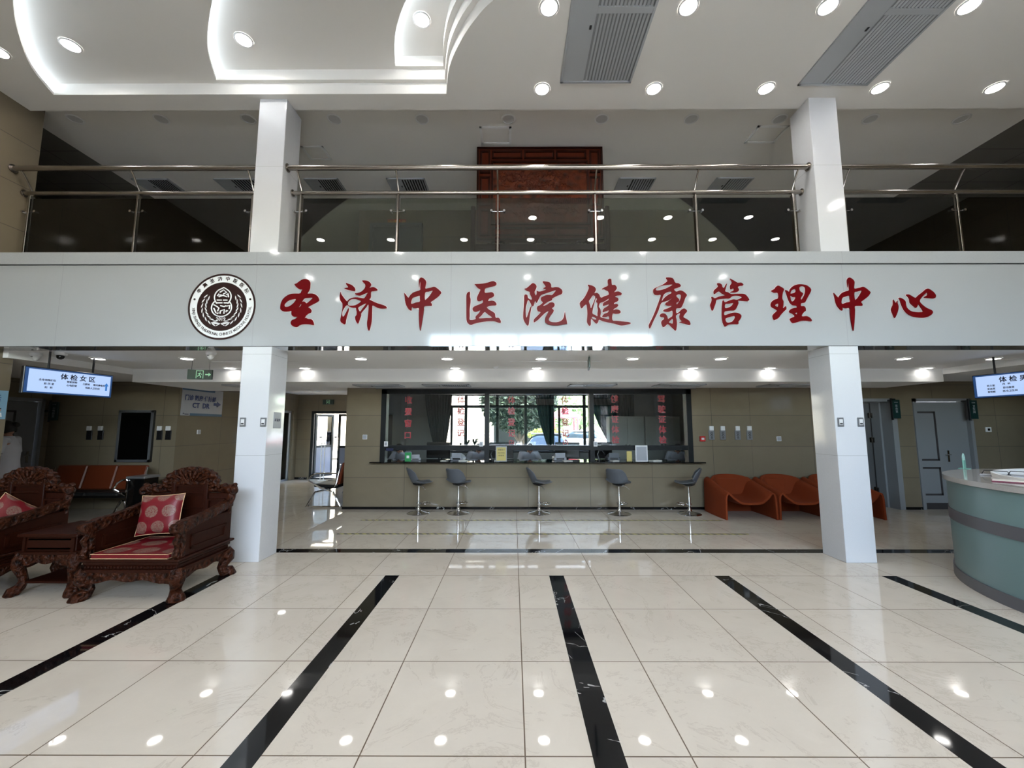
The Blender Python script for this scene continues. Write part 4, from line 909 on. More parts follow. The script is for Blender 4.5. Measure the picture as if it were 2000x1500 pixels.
# ================================================================== ORANGE LOUNGE CHAIRS
oc = thing('lounge_chair', 'x', 'chair')      # local: faces -y, width .9, depth .8
def och(u, v):          # v: front 0 -> back 1; u: left foot -> over the arm -> seat -> right foot
    a = abs(u-.5)*2; s = -1 if u < .5 else 1
    arm = .44+.18*v**1.1; seat = .27-.03*sin(v*pi)+.02*v; half = .45+.02*sin(v*pi)
    yy = -.4+.76*v
    pts = [(0, seat), (.17, seat+.01), (.26, seat+.06), (.33, arm-.06), (.385, arm-.003), (.425, arm-.02), (.445, arm-.09), (half, .2), (half+.005, 0)]
    k = a*(len(pts)-1); i = min(int(k), len(pts)-2); f = k-i
    P = [Vector((*pts[max(i-1,0)], 0)), Vector((*pts[i], 0)), Vector((*pts[i+1], 0)), Vector((*pts[min(i+2,len(pts)-1)], 0))]
    if i == 0: P[0] = Vector((-pts[1][0], pts[1][1], 0))
    q = .5*((2*P[1])+(-P[0]+P[2])*f+(2*P[0]-5*P[1]+4*P[2]-P[3])*f*f+(-P[0]+3*P[1]-3*P[2]+P[3])*f**3)
    bow = -.05*(1-min(1, a*1.5)**2)*(1-v)          # seat lip bulges forward
    return (s*q.x, yy+bow-.03*(a > .55)*(1-v), q.y)
o_ = MB().grid(och, 49, 14).build('shell', 'orange_fabric', oc, angle=80)
md = o_.modifiers.new('thick', 'SOLIDIFY'); md.thickness = .035; md.offset = 0; md = o_.modifiers.new('round', 'BEVEL'); md.width = .01; md.segments = 2; md.limit_method = 'ANGLE'
def ob_(u, v):
    t = (u-.5)*2; ang = t*R(66); z = .25+.43*v*(1-.10*t*t*t*t)-.035*t*t*v
    r = .40+.015*v
    return (r*sin(ang)*1.0, .02+r*.86*cos(ang)-.0+.03*v, z)
o_ = MB().grid(ob_, 25, 8).build('backrest', 'orange_fabric', oc, angle=80)
md = o_.modifiers.new('thick', 'SOLIDIFY'); md.thickness = .05; md.offset = 0; md = o_.modifiers.new('round', 'BEVEL'); md.width = .015; md.segments = 3; md.limit_method = 'ANGLE'
b = MB().box(-.43,.43,.33,.36,.0,.60); b.build('rear_panel', 'orange_fabric', oc)
G = 'orange lounge chairs along the back wall'
for i, (x, L) in enumerate(((4.068, 'orange upholstered lounge chair by the back wall, leftmost of three'), (4.985, 'orange upholstered lounge chair by the back wall, middle of three'), (5.90, 'orange upholstered lounge chair by the back wall, mostly behind the right column'))):
    if i == 0: oc.location = (x, 7.585, 0); oc.scale = (.95, 1, 1); oc['label'] = L; oc['group'] = G
    else: dup(oc, (x, 7.585, 0), 0, L, G)

# ================================================================== RECEPTION DESK
DC = Vector((5.99, 3.5, 0)); A0, A1 = R(85), R(275)
t = thing('reception_desk', 'curved pale green reception desk with grey bands and stone top', 'desk', DC)
def wallring(b, r0, r1, z0_, z1_, n=64, a0=A0, a1=A1):
    prof = [(r0,z0_),(r1,z0_),(r1,z1_),(r0,z1_)]; vs = []; fs = []
    for i in range(n+1):
        a = a0+(a1-a0)*i/n
        for r, z in prof: vs.append((r*cos(a), r*sin(a), z))
    for i in range(n):
        for k in range(4): fs.append((i*4+k, i*4+(k+1) % 4, (i+1)*4+(k+1) % 4, (i+1)*4+k))
    fs += [(0,1,2,3), tuple(n*4+k for k in (3,2,1,0))]
    return b.add(vs, fs)
wallring(MB(), 1.54, 1.64, .105, 1.005).build('front_panel', 'desk_glass', t)
wallring(MB(), 1.641, 1.648, .60, .715).build('middle_band', 'desk_band', t)
wallring(MB(), 1.56, 1.655, 0, .105).build('plinth', 'desk_band', t)
wallring(MB(), 1.30, 1.668, 1.012, 1.062).build('stone_top', 'desk_top', t)
wallring(MB(), 1.05, 1.54, .70, .74).build('work_top', 'desk_top', t)
wallring(MB(), 1.28, 1.305, .74, 1.10).build('inner_screen', 'ceiling_white', t)
def ond(px, py, z): return atZ(px, py, z)
# small things on the desk
q = ond(1884, 915.5, 1.063)
t = thing('desk_bracket', 'small mint green plastic stand on the reception desk top', 'stand', (q.x, q.y, 1.063), R(30))
MB().bbox(-.055,.055,-.045,.045,0,.006,.002).bbox(-.045,.045,-.006,.006,.006,.11,.004).build('holder', mat('mint_plastic', (.25,.55,.45), .3), t)
MB().tube([(-.03,.0,.10),(-.03,.0,.15),(0,.0,.18),(.03,.0,.15),(.03,0,.10)], .008, 8).build('loop', mat('mint_plastic_clear', (.4,.62,.55), .3), t)
for i, (px, py) in enumerate(((1946, 929), (1999, 931))):
    q = ond(px, py, 1.063); t = thing('document_tray', 'clear tray with a black wire handle on the reception desk, '+('left one' if i == 0 else 'right one'), 'tray', (q.x, q.y, 1.063), R(-55))
    MB().bbox(-.11,.11,-.08,.08,0,.012,.003).build('tray', 'sign_white', t); MB().tube([(-.1,-.02,.012),(-.08,-.02,.05),(.08,-.02,.05),(.1,-.02,.012)], .004, 8).build('handle', 'black', t)
q = ond(1985, 942, 1.063); t = thing('folder', 'dark red folder lying on the reception desk at the picture edge', 'folder', (q.x, q.y, 1.063), R(-50))
MB().bbox(-.15,.15,-.10,.10,0,.009,.003).build('cover', mat('folder_red', (.20,.01,.05), .4), t); MB().bbox(-.145,.14,-.095,.095,.009,.013,.001).build('sheet', 'paper', t)

# ================================================================== CARVED ARMCHAIRS, TEA TABLE, CUSHIONS
def cabriole(b, x, y, h, sx, sy, r=.055):
    pts = []; rs = []
    for k, (o_, z, q) in enumerate(((0,h,1.25),(.018,h*.86,1.35),(.022,h*.7,1.2),(.0,h*.5,.95),(-.012,h*.34,.85),(.0,h*.2,1.0),(.03,h*.1,1.35),(.035,h*.04,1.4),(.03,0,1.25))):
        pts.append((x+sx*o_, y+sy*o_, z)); rs.append(r*q)
    return b.tube(pts, rs, 10)
def scallop(x0, x1, zt_, zb_, axis, d0, d1, b):
    n = 24; poly = [(x0, zt_), (x1, zt_)]
    for i in range(n+1):
        u = 1-i/n; e = abs(u-.5)*2; z = zb_+.03*(1-e)**.5-.035*(e > .78)*((e-.78)/.22)+.012*cos(u*6*pi); poly.append((x0+(x1-x0)*u, z))
    return b.prism(poly, d0, d1, axis)
def make_armchair(label):
    t = thing('carved_armchair', label, 'armchair'); W, D = .47, .36
    # seat platform with stepped mouldings
    b = MB().bbox(-W+.02, W-.02, -D+.0, D, .245, .275, .006).bbox(-W+.045, W-.045, -D+.02, D-.01, .275, .31, .006).bbox(-W+.03, W-.03, -D+.01, D, .31, .345, .008).bbox(-W+.0, W, -D-.02, D+.02, .345, .37, .008)
    b.build('seat_platform', 'wood', t)
    b = MB()
    for k in range(28): b.bbox(-W+.05+k*.0305, -W+.068+k*.0305, -D+.008, -D+.02, .283, .303, .003)
    b.build('bead_moulding', 'wood', t)
    b = MB(); scallop(-W+.03, W-.03, .25, .15, 'y', -D, -D+.03, b); scallop(-W+.03, W-.03, .25, .17, 'y', D-.04, D-.01, b)
    scallop(-D, D, .25, .16, 'x', -W+.02, -W+.05, b); scallop(-D, D, .25, .16, 'x', W-.05, W-.02, b)
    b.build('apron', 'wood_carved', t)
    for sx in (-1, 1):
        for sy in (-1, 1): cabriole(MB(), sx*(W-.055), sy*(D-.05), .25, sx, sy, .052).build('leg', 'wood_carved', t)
    # arms
    for s in (-1, 1):
        x = s*(W-.045)
        prof = [(-D+.0,.585),(-D-.03,.62),(-D-.025,.67),(-D+.02,.70),(-D+.10,.715),(-D+.25,.72),(.05,.745),(D-.03,.80),(D-.03,.72),(.05,.66),(-D+.2,.63),(-D+.08,.60)]
        b = MB().prism(prof, x-.035, x+.035, 'x'); b.tube([(x-.04,-D-.01,.645),(x+.04,-D-.01,.645)], .045, 14); b.build('armrest', 'wood_carved', t)
        b = MB().bbox(x-.018, x+.018, -D+.05, D-.02, .37, .67, .005); b.build('arm_panel', 'wood', t)
        b = MB()
        for sgn in (-1, 1):
            xo = x+sgn*.022
            b.box(xo-.008, xo+.008, -D+.14, D-.1, .42, .445).box(xo-.008, xo+.008, -D+.14, D-.1, .53, .555).box(xo-.008, xo+.008, -D+.14, -D+.17, .42, .555).box(xo-.008, xo+.008, D-.13, D-.1, .42, .555)
        b.build('arm_moulding', 'wood', t, smooth=False)
        b = MB().bbox(x-.03, x+.03, -D+.03, -D+.075, .37, .6, .006); b.tube([(x,-D+.025,.37),(x,-D-.005,.41),(x,-D+.01,.47),(x,-D-.01,.53),(x,-D+.02,.59)], [.022,.03,.02,.028,.02], 10)
        b.build('arm_post', 'wood_carved', t)
    # back
    yb = D-.03
    b = MB().bbox(-W+.04, W-.04, yb-.02, yb+.02, .37, .86, .006); b.build('back_panel', 'wood', t)
    b = MB()
    for x0, x1_, za, zb_ in ((-.16,.16,.40,.70),(-.39,-.20,.45,.60),(.20,.39,.45,.60),(-.39,-.20,.64,.80),(.20,.39,.64,.80),(-.16,.16,.86,.95)):
        b.box(x0, x1_, yb-.045, yb-.02, za, za+.018).box(x0, x1_, yb-.045, yb-.02, zb_-.018, zb_).box(x0, x0+.018, yb-.045, yb-.02, za, zb_).box(x1_-.018, x1_, yb-.045, yb-.02, za, zb_)
    b.build('back_moulding', 'wood', t, smooth=False)
    for x in (-.18, .18): MB().bbox(x-.02, x+.02, yb-.05, yb+.025, .37, .975, .006).build('back_post', 'wood', t)
    MB().bbox(-.17,.17,yb-.02,yb+.02,.85,.975,.005).build('upper_panel', 'wood', t)
    b = MB(); n = 22; poly = [(-.27,.955),(-.29,.975)]
    for i in range(n+1):
        a = pi-pi*i/n; k = 1+.03*cos(i*pi); poly.append((.285*cos(a)*k, .985+.155*sin(a)*k))
    poly += [(.29,.975),(.27,.955)]
    b.prism(poly, yb-.035, yb+.03, 'y')
    for i in range(9):
        a = R(30+15*i); b.tube([(.05*cos(a), yb-.035, .965), (.24*cos(a), yb-.045, .985+.12*sin(a))], [.008,.02], 8)
    b.tube([(-.29,yb-.03,.965),(.29,yb-.03,.965)], .02, 10)
    for s in (-1,1): b.sphere((s*.275, yb-.03, .985), (.04,.03,.035)).sphere((s*.235, yb-.035, 1.045), (.035,.025,.03))
    b.build('crest', 'wood_carved', t)
    for s in (-1, 1):
        b = MB(); pts = [(s*.19,yb,.90),(s*.30,yb,.905),(s*.40,yb-.01,.905),(s*.475,yb-.03,.895)]; b.tube(pts, [.035,.042,.05,.05], 12)
        for k in range(9): b.sphere((s*(.22+.033*k), yb-.03-.01*(k % 2), .925+.012*(k % 3)), (.026,.026,.022), 8, 6)
        b.sphere((s*.49, yb-.05, .89), (.04,.045,.045)).tube([(s*.44,yb-.0,.87),(s*.455,yb-.03,.80),(s*.43,yb-.02,.72),(s*.44,yb-.02,.64)], [.04,.035,.022,.015], 10)
        b.build('shoulder_carving', 'wood_carved', t)
    return t
ac = make_armchair('dark carved rosewood armchair standing beside the left column'); ac.location = (-3.525, 4.24, 0)
AX2 = -5.31
ac2 = dup(ac, (AX2, 4.24, 0), 0, 'dark carved rosewood armchair cut off by the left edge of the picture')
for a_ in (ac, ac2): a_['group'] = 'carved rosewood armchairs'
def cushion(nm, label, cat, loc, rot, w_, d_, h_, grp):
    t = thing(nm, label, cat, loc, group=grp, rot=rot)
    def f(u, v):
        a, b_ = (u-.5)*2, (v-.5)*2; e = max(0, 1-a**4)*max(0, 1-b_**4)
        pin = 1-.06*(1-a*a)*abs(b_)-0; pin2 = 1-.06*(1-b_*b_)*abs(a)
        return Vector((a*w_/2*pin2, b_*d_/2*pin, e**.5*h_/2))
    b = MB().grid(lambda u, v: f(u, v), 17, 17).grid(lambda u, v: Vector((f(u,v).x, f(u,v).y, -f(u,v).z)), 17, 17)
    b.build('cover', 'brocade', t, angle=80)
    ring_ = [f(u, 0) for u in [i/12 for i in range(12)]]+[f(1, i/12) for i in range(12)]+[f(1-i/12, 1) for i in range(12)]+[f(0, 1-i/12) for i in range(12)]
    MB().tube(ring_, .004, 6, closed=True).build('piping', 'piping', t)
    return t
def seatpad(label, loc):
    t = thing('seat_cushion', label, 'cushion', loc, group='red brocade seat pads')
    MB().bbox(-.36, .36, -.315, .315, 0, .045, .012).build('cover', 'brocade', t)
    for z in (.004, .042): MB().tube([(-.355,-.315,z),(.355,-.315,z),(.36,.31,z),(-.36,.31,z)], .0035, 6, closed=True).build('piping', 'piping', t)
    return t
seatpad('flat red brocade seat pad on the carved armchair beside the column', (-3.525, 4.19, .371)); seatpad('flat red brocade seat pad on the armchair at the left picture edge', (AX2, 4.19, .371))
cushion('throw_pillow', 'square red pillow with gold medallions on the armchair beside the column', 'pillow', (-3.66, 4.34, .675), (R(78), R(-3), R(5)), .42, .40, .13, 'red brocade pillows')
cushion('throw_pillow', 'red pillow seen edge-on in the armchair at the left picture edge', 'pillow', (-5.19, 4.33, .64), (R(66), R(38), R(62)), .40, .38, .14, 'red brocade pillows')
# tea table
t = thing('side_table', 'carved rosewood side table between the two armchairs', 'table', (-4.42, 4.27, 0)); W, D = .29, .29
MB().bbox(-W, W, -D, D, .535, .565, .008).build('table_top', 'wood', t)
b = MB().bbox(-W+.035, W-.035, -D+.035, D-.035, .40, .535, .005); b.build('drawer_box', 'wood', t)
b = MB()
for s in (-1,1):
    b.box(s*.235-.012, s*.235+.012, -D+.022, -D+.036, .40, .535)
    for z in (.42,.505): b.box(-.2,.2,-D+.026,-D+.036,z,z+.012)
b.build('drawer_moulding', 'wood', t, smooth=False)
MB().bbox(-W+.0, W-.0, -D, D, .375, .40, .006).build('waist_moulding', 'wood', t)
b = MB(); scallop(-W+.03, W-.03, .38, .27, 'y', -D+.01, -D+.035, b); scallop(-W+.03, W-.03, .38, .27, 'y', D-.035, D-.01, b); scallop(-D+.03, D-.03, .38, .27, 'x', -W+.01, -W+.035, b); scallop(-D+.03, D-.03, .38, .27, 'x', W-.035, W-.01, b)
b.build('apron', 'wood_carved', t)
for sx_ in (-1, 1):
    for sy in (-1, 1): cabriole(MB(), sx_*(W-.045), sy*(D-.045), .38, sx_, sy, .04).build('leg', 'wood_carved', t)
MB().bbox(-W+.05, W-.05, -D+.05, D-.05, .10, .12, .004).build('lower_shelf', 'wood', t)

# ================================================================== WAITING BENCHES
def make_bench(nm, label, n, w_=.56):
    t = thing(nm, label, 'bench', group='airport-style waiting benches'); L = n*w_
    for i in range(n):
        x = -L/2+w_*(i+.5)
        MB().bbox(x-w_/2+.008, x+w_/2-.008, -.25, .22, .38, .44, .018, Matrix.Rotation(R(-3), 4, 'X')).build('seat', 'black_leather', t)
        m = Matrix.Translation((0,.24,.42)) @ Matrix.Rotation(R(-14), 4, 'X')
        MB().bbox(x-w_/2+.008, x+w_/2-.008, -.03, .03, .02, .46, .018, m).build('backrest', 'orange_leather', t)
    MB().bbox(-L/2, L/2, -.03, .03, .33, .38, .006).build('beam', 'dark_metal', t)
    for s in (-1, 1):
        x = s*(L/2+.02)
        b = MB().tube([(x,.3,.84),(x,.24,.5),(x,.2,.40)], .016, 8).tube([(x,.26,.66),(x,.05,.665),(x,-.18,.66),(x,-.27,.62),(x,-.33,.52)], .017, 10)
        b.build('armrest', 'chrome', t)
        b = MB().tube([(x,-.33,.52),(x,-.05,.37),(x,.18,.30),(x,.33,.02)], .018, 8).tube([(x,.1,.36),(x,-.18,.30),(x,-.33,.02)], .018, 8)
        b.tube([(x,-.35,.018),(x,.36,.018)], .018, 8); b.build('leg', 'chrome', t)
    return t
bn = make_bench('waiting_bench', 'orange-backed waiting bench with chrome arms by the left back wall', 3); bn.location = (-7.62, 7.35, 0)
dup(bn, (-3.72, 9.05, 0), R(-90), 'waiting bench in the corridor, jutting out behind the beige pillar', 'airport-style waiting benches')
t = thing('litter_bin', 'square black litter bin with steel edge right of the waiting bench', 'bin', (-6.56, 7.35, 0))
MB().bbox(-.15,.15,-.15,.15,0,.68,.01).build('body', 'black_gloss', t); MB().bbox(-.165,.165,-.165,.165,.68,.72,.01).build('rim', 'alu', t); MB().bbox(-.155,-.125,-.158,-.148,.02,.68,.002).build('edge_strip', 'chrome', t)

# ================================================================== LED DIRECTION SCREENS
def monitor(label, p0, p1, zb_, zt_, title, lines, arrow, tcx=0, z_hang=Z_LOW):
    a = Vector((p0[0], p0[1], 0)); b_ = Vector((p1[0], p1[1], 0)); c = (a+b_)/2; L = (b_-a).length/2; rz = math.atan2(b_.y-a.y, b_.x-a.x); H = (zt_-zb_)/2
    t = thing('direction_screen', label, 'screen', (c.x, c.y, (zb_+zt_)/2), rz)
    MB().bbox(-L, L, 0, .05, -H, H, .006).build('housing', 'black', t, smooth=False)
    MB().box(-L+.012, L-.012, -.002, 0, -H+.012, H-.012).build('border', 'screen_border', t, smooth=False)
    MB().box(-L+.045, L-.035, -.004, -.002, -H+.03, H-.03).build('display', 'screen_blue', t, smooth=False)
    lettering('lettering', [(title, tcx, H*.42, .085)]+lines, 'screen_text', t, bold=.018).location = (0, -.0055, 0)
    if arrow:
        x = L-.085; MB().prism([(x-.012,-.07),(x+.012,-.07),(x+.012,.0),(x+.03,.0),(x,.045),(x-.03,.0),(x-.012,.0)], -.0058, -.004).build('arrow', 'screen_arrow', t, smooth=False)
    for s in (-.5, .5): MB().tube([(s*L, .025, H), (s*L, .025, z_hang-t.location.z)], .012, 8).build('hanger', 'dark_metal', t)
    return t
monitor('lit blue direction screen for the women area, hanging at the left', (-6.13,5.05), (-6.0,6.06), 2.0, 2.345, '体 检 女 区', [
    ('全身动脉硬化', -.27, .012, .03), ('智能尿检', .0, .012, .03), ('彩 超 室', -.25, -.035, .03), ('心电图室', .0, -.035, .03), ('妇   科', -.25, -.083, .03), ('口腔科', .17, .0, .03), ('眼耳鼻喉科', .33, .0, .03), ('残疾人卫生间', .25, -.05, .03)], True, .07, 2.57)
ma = atY(1891, 755, 6.06)
monitor('lit blue direction screen for the men area, hanging at the right', (6.83, 6.06), (6.95, 5.04), 1.99, 2.335, '体 检 男 区', [
    ('听力室', -.30, -.0, .03), ('采血室', -.30, -.045, .03), ('骨密度', -.30, -.09, .03), ('内   科', -.13, .012, .03), ('肺功能室', -.11, -.04, .03), ('男/女卫生间', -.10, -.088, .03), ('外   科', .14, .0, .03), ('眼   科', .14, -.05, .03)], False, .0, 2.57)

# ================================================================== WALL SIGNS, PLATES, SWITCHES
t = thing('wall_sign', 'white sign with CT DR and a blue arrow on the left corridor wall', 'sign', (XL+.006, 8.68, 2.09), R(90))
w_, h_ = .575, .285
MB().bbox(-w_, w_, -.004, .005, -h_, h_, .002).build('board', 'sign_white', t, smooth=False)
MB().box(-w_, w_*.55, -.0055, -.004, h_-.055, h_).box(-w_*.6, w_, -.0055, -.004, -h_, -h_+.05).build('stripe', 'teal_blue', t, smooth=False)
for it in (('门诊 药房 住院部', -.07, .075, .115), ('CT  DR', -.06, -.075, .145)): lettering('lettering', [it], 'blue', t, bold=.03).location = (0, -.006, 0)
MB().prism([(.30,-.05),(.40,-.05),(.40,-.085),(.52,-.02),(.40,.045),(.40,.01),(.30,.01)], -.006, -.004).build('arrow', 'blue', t, smooth=False)
MB().tube([(-w_+.05,-.006,-h_+.03),(-w_+.07,-.006,-h_+.05),(-w_+.085,-.006,-h_+.03)], .006, 6).box(-w_+.10,-w_+.2,-.006,-.004,-h_+.02,-h_+.035).build('small_emblem', 'navy', t)
# wall screen
t = thing('wall_screen', 'tall switched-off black display in a grey frame on the left back wall', 'screen', (-7.39, YB-.002, 1.40)); w_, h_ = .34, .50
MB().box(-w_, w_, -.05, 0, -h_, h_).build('case', 'black', t, smooth=False)
b = MB().box(-w_, -w_+.045, -.06, -.045, -h_, h_).box(w_-.045, w_, -.06, -.045, -h_, h_).box(-w_, w_, -.06, -.045, -h_, -h_+.045).box(-w_, w_, -.06, -.045, h_-.045, h_); b.build('bezel', 'alu', t, smooth=False)
MB().box(-w_+.045, w_-.045, -.053, -.05, -h_+.045, h_-.045).build('glass', 'screen_off', t, smooth=False)
# poster on the left wall
t = thing('poster', 'pale blue telephone poster on the beige wall at the left edge', 'poster', (XL+.004, 4.99, 1.86), R(90)); 
MB().box(-.32, .32, -.002, .002, -.185, .185).build('sheet', mat('poster_blue', (.20,.36,.48), .5), t, smooth=False)
lettering('lettering', [('联系电话', .06, .075, .095), ('0311 7716', .06, -.01, .075), ('0311 5843', .0, -.09, .075)], mat('poster_ink', (.02,.08,.22), .5), t, bold=.02).location = (0, -.004, 0)
b = MB().lathe([(.001,-.004),(.022,-.004),(.022,-.002),(.001,-.002)], (.24,0,-.07), 16, 'y'); b.build('printed_face', 'skin', t, smooth=False)
MB().prism([(.20,-.155),(.28,-.155),(.268,-.1),(.212,-.1)], -.004, -.002).build('printed_coat', 'logo_white', t, smooth=False)
MB().prism([(.216,-.055),(.264,-.055),(.26,-.042),(.22,-.042)], -.0055, -.002).build('printed_hair', 'hair', t, smooth=False)
def plate(nm, label, cat, p, w_, h_, m, Y=YB, grp=None, inner=None, d=.02, rz=0, text=None):
    q = p if isinstance(p, Vector) else atY(*p, Y)
    t = thing(nm, label, cat, (q.x, q.y-.001, q.z), rz, group=grp)
    MB().bbox(-w_/2, w_/2, -d, 0, -h_/2, h_/2, .004).build('plate', m, t, smooth=False)
    if inner: MB().box(-w_*inner[1]/2, w_*inner[1]/2, -d-.003, -d+.001, -h_*inner[2]/2, h_*inner[2]/2).build(inner[3] if len(inner) > 3 else 'insert', inner[0], t, smooth=False)
    return t
G = 'steel switch plates on the columns'
for px, nm in ((475,'left column, left one'),(515,'left column, right one'),(1641,'right column, left one'),(1680,'right column, right one')):
    tt = plate('socket_plate', 'small steel socket plate on the '+nm, 'socket', (px, 824.5), .075, .11, 'alu', YF+.005, G, ('white', .55, .62, 'insert'), .012)
    MB().box(-.016,.016,-.017,-.014,-.026,-.012).build('label_print', 'dark_metal', tt, smooth=False)
t = plate('paper_notice', 'faint round white notice stuck on the side of the left column', 'notice', Vector((-2.984, 5.17, 1.66)), .16, .20, 'sign_white', d=.001, rz=R(90))
lettering('lettering', [('矿泉水', 0, 0, .04)], 'navy', t).location = (0, -.003, 0)
def wall_box(px, nm, dx=0):
    q = atY(px, 846, YB); t = thing('wall_control', 'grey control box with white cap, '+nm, 'control box', (q.x, YB-.001, q.z), group='grey control boxes with white caps')
    MB().bbox(-.055,.055,-.02,0,-.13,.055,.004).build('panel', 'dark_metal' if px < 400 else 'alu', t, smooth=False)
    MB().bbox(-.042+dx,.042+dx,-.035,0,.05,.14,.006).build('cap', 'white', t)
    b = MB()
    for z in (.0,-.045): b.lathe([(.014,-.024),(.022,-.024),(.022,-.019),(.014,-.019)], (0,0,z), 16, 'y', caps=False)
    b.box(-.02,.02,-.023,-.02,-.10,-.085); b.build('dial', 'dark_metal', t)
for px, nm in ((1389,'leftmost of four right of the window'),(1411,'second of four right of the window'),(1440,'third of four right of the window'),(1463,'rightmost of four right of the window'),(176,'left of the black display, left one'),(198,'left of the black display, right one'),(313,'right of the black display, left one'),(330,'right of the black display, right one')): wall_box(px, nm, -.01 if px < 400 else 0)
t = plate('fire_alarm_button', 'small red fire alarm call point right of the serving window', 'fire alarm', (1371,857), .105, .10, 'red', inner=('white', .5, .4, 'button'), d=.04)
plate('light_switch', 'white square switch on the pillar left of the serving window', 'switch', (713,853.5), .09, .09, 'white', inner=('sign_white', .8, .8, 'rocker'), d=.012)
plate('light_switch', 'white square switch above the orange lounge chairs', 'switch', (1521,857), .09, .09, 'white', inner=('sign_white', .8, .8, 'rocker'), d=.012)
plate('light_switch', 'white square switch on the left wall below the CT DR sign', 'switch', Vector((XL+.002, 8.62, 1.47)), .10, .09, 'white', inner=('sign_white', .8, .8, 'rocker'), d=.012, rz=R(90))
plate('thermostat', 'small white thermostat on the wall right of the white door', 'thermostat', (1929,839), .11, .09, 'white', inner=('screen_off', .4, .5, 'display'), d=.02)
# projecting door signs
def blade(label, x, z, rz, Y, txt, h_=.36):
    t = thing('door_sign', label, 'sign', (x, Y, z), rz, group='dark green room signs beside doors')
    MB().bbox(-.075,.075,-.012,.012,-h_/2,h_/2,.003).build('board', 'door_sign', t, smooth=False); MB().bbox(-.09,-.075,-.02,.02,-h_/2-.03,h_/2+.03,.003).box(-.12-(.1 if x < 0 else -.03),-.08,-.01,.01,-.02,.02).box(-.086,-.078,0,YB-Y if x > 0 else .01,h_/2-.02,h_/2).build('bracket', 'black', t, smooth=False)
    n = len(txt); lettering('lettering', [(c, 0, .06-i*.055, .05) for i, c in enumerate(txt)]+[('ROOM', 0, .13, .022)], 'sign_white', t, bold=.01).location = (0, -.014, 0)
q = atY(1750, 799, 7.95); blade('dark green sign projecting beside the open white door', q.x, q.z, 0, 7.95, '采血室')
q = atY(1901, 800, 7.9); blade('dark green sign projecting beside the closed white door', q.x, q.z, 0, 7.9, '卫生间')
q = atX(107, 803, -8.95); blade('dark green sign projecting beside the door in the left bay', -8.96, q.z, R(4), min(q.y,8.0), '心电图室')
# emergency exit signs
def exit_sign(label, loc, rz, arrow, hang):
    t = thing('exit_sign', label, 'exit sign', loc, rz); MB().bbox(-.17,.17,-.012,.012,-.075,.075,.004).build('body', 'sign_green', t, smooth=False)
    b = MB().box(-.05,-.043,-.015,-.012,-.06,.06).box(.043,.05,-.015,-.012,-.06,.06).box(-.05,.05,-.015,-.012,.053,.06)
    b.tube([(.005,-.014,.035),(.006,-.014,.036)], .01, 8).tube([(.0,-.014,.02),(-.008,-.014,-.012),(-.03,-.014,-.03)], .006, 6).tube([(-.008,-.014,-.012),(.015,-.014,-.025),(.012,-.014,-.05)], .006, 6).tube([(.0,-.014,.018),(.026,-.014,.0)], .005, 6).tube([(.0,-.014,.018),(-.024,-.014,.008)], .005, 6)
    b.build('running_figure', 'glow_green', t)
    if arrow: MB().prism([(.075,-.008),(.12,-.008),(.12,-.028),(.152,0),(.12,.028),(.12,.008),(.075,.008)], -.015, -.012).build('arrow', 'glow_green', t, smooth=False)
    if hang:
        for s in (-.12, .12): MB().tube([(s,0,.07),(s,0,hang)], .003, 6).build('chain', 'dark_metal', t)
q = atY(391, 731.5, 6.1); exit_sign('dark green exit sign with arrow hanging left of the left column', (q.x, 6.1, q.z), R(10), True, 2.57-q.z)
q = atY(640, 785, 12.5); exit_sign('dark exit sign on the wall above the corridor glass door', (q.x, 12.54, q.z), 0, False, 0)
q = atY(1150, 706, 5.75); exit_sign('exit sign seen edge-on hanging in the middle under the balcony', (q.x, 5.75, 2.47), R(82), True, .10)
# ceiling cameras, detectors
def dome(label, px, py, lens, kind=0):
    q = atZ(px, py, Z_LOW); q.x = max(q.x, -6.47)
    t = thing('dome_camera', label, 'security camera', (q.x, q.y, q.z), group='white ceiling cameras')
    MB().lathe([(.001,0),(.062,0),(.062,-.02),(.055,-.035),(.04,-.04),(.001,-.04)], n=24).build('base', 'white', t)
    if lens: MB().sphere((0,-.006,-.05), .043).build('lens_dome', 'black_gloss', t)
    else: MB().lathe([(.052,-.03),(.045,-.05),(.028,-.085),(.012,-.10),(.001,-.102)], n=20).build('turret', 'white', t); 
    if not lens: MB().bbox(-.012,.012,-.052,-.044,-.055,-.048,.001).build('sensor_window', 'black', t)
dome('white cone-shaped camera at the far left under the balcony', 47, 690, False); dome('ceiling camera with black dome above the women area screen', 120, 689, True); dome('white cone-shaped camera left of the left column', 412, 688, False)
t = thing('smoke_detector', 'small white smoke detector under the balcony in the middle', 'smoke detector', atZ(969, 716, Z_LOW)); MB().lathe([(.001,0),(.045,0),(.045,-.02),(.03,-.04),(.001,-.045)], n=20).build('body', 'white', t)
t = thing('smoke_detector', 'small white detector on the ceiling edge at the upper left', 'smoke detector', (atZ(190,216,Z_CU).x, 5.25, Z_CU)); MB().lathe([(.001,0),(.045,0),(.045,-.02),(.03,-.05),(.001,-.055)], n=20).build('body', 'white', t)
for x0, x1_, nm in ((-.05, 1.35, 'in the middle'), (-4.6, -3.3, 'left of the left column')):
    t = thing('ceiling_slot', 'long narrow rail on the ceiling under the balcony, '+nm, 'ceiling rail', ((x0+x1_)/2, 6.15, Z_LOW)); MB().box((x0-x1_)/2, (x1_-x0)/2, -.012, .012, -.008, 0).build('rail', 'ring', t, smooth=False)
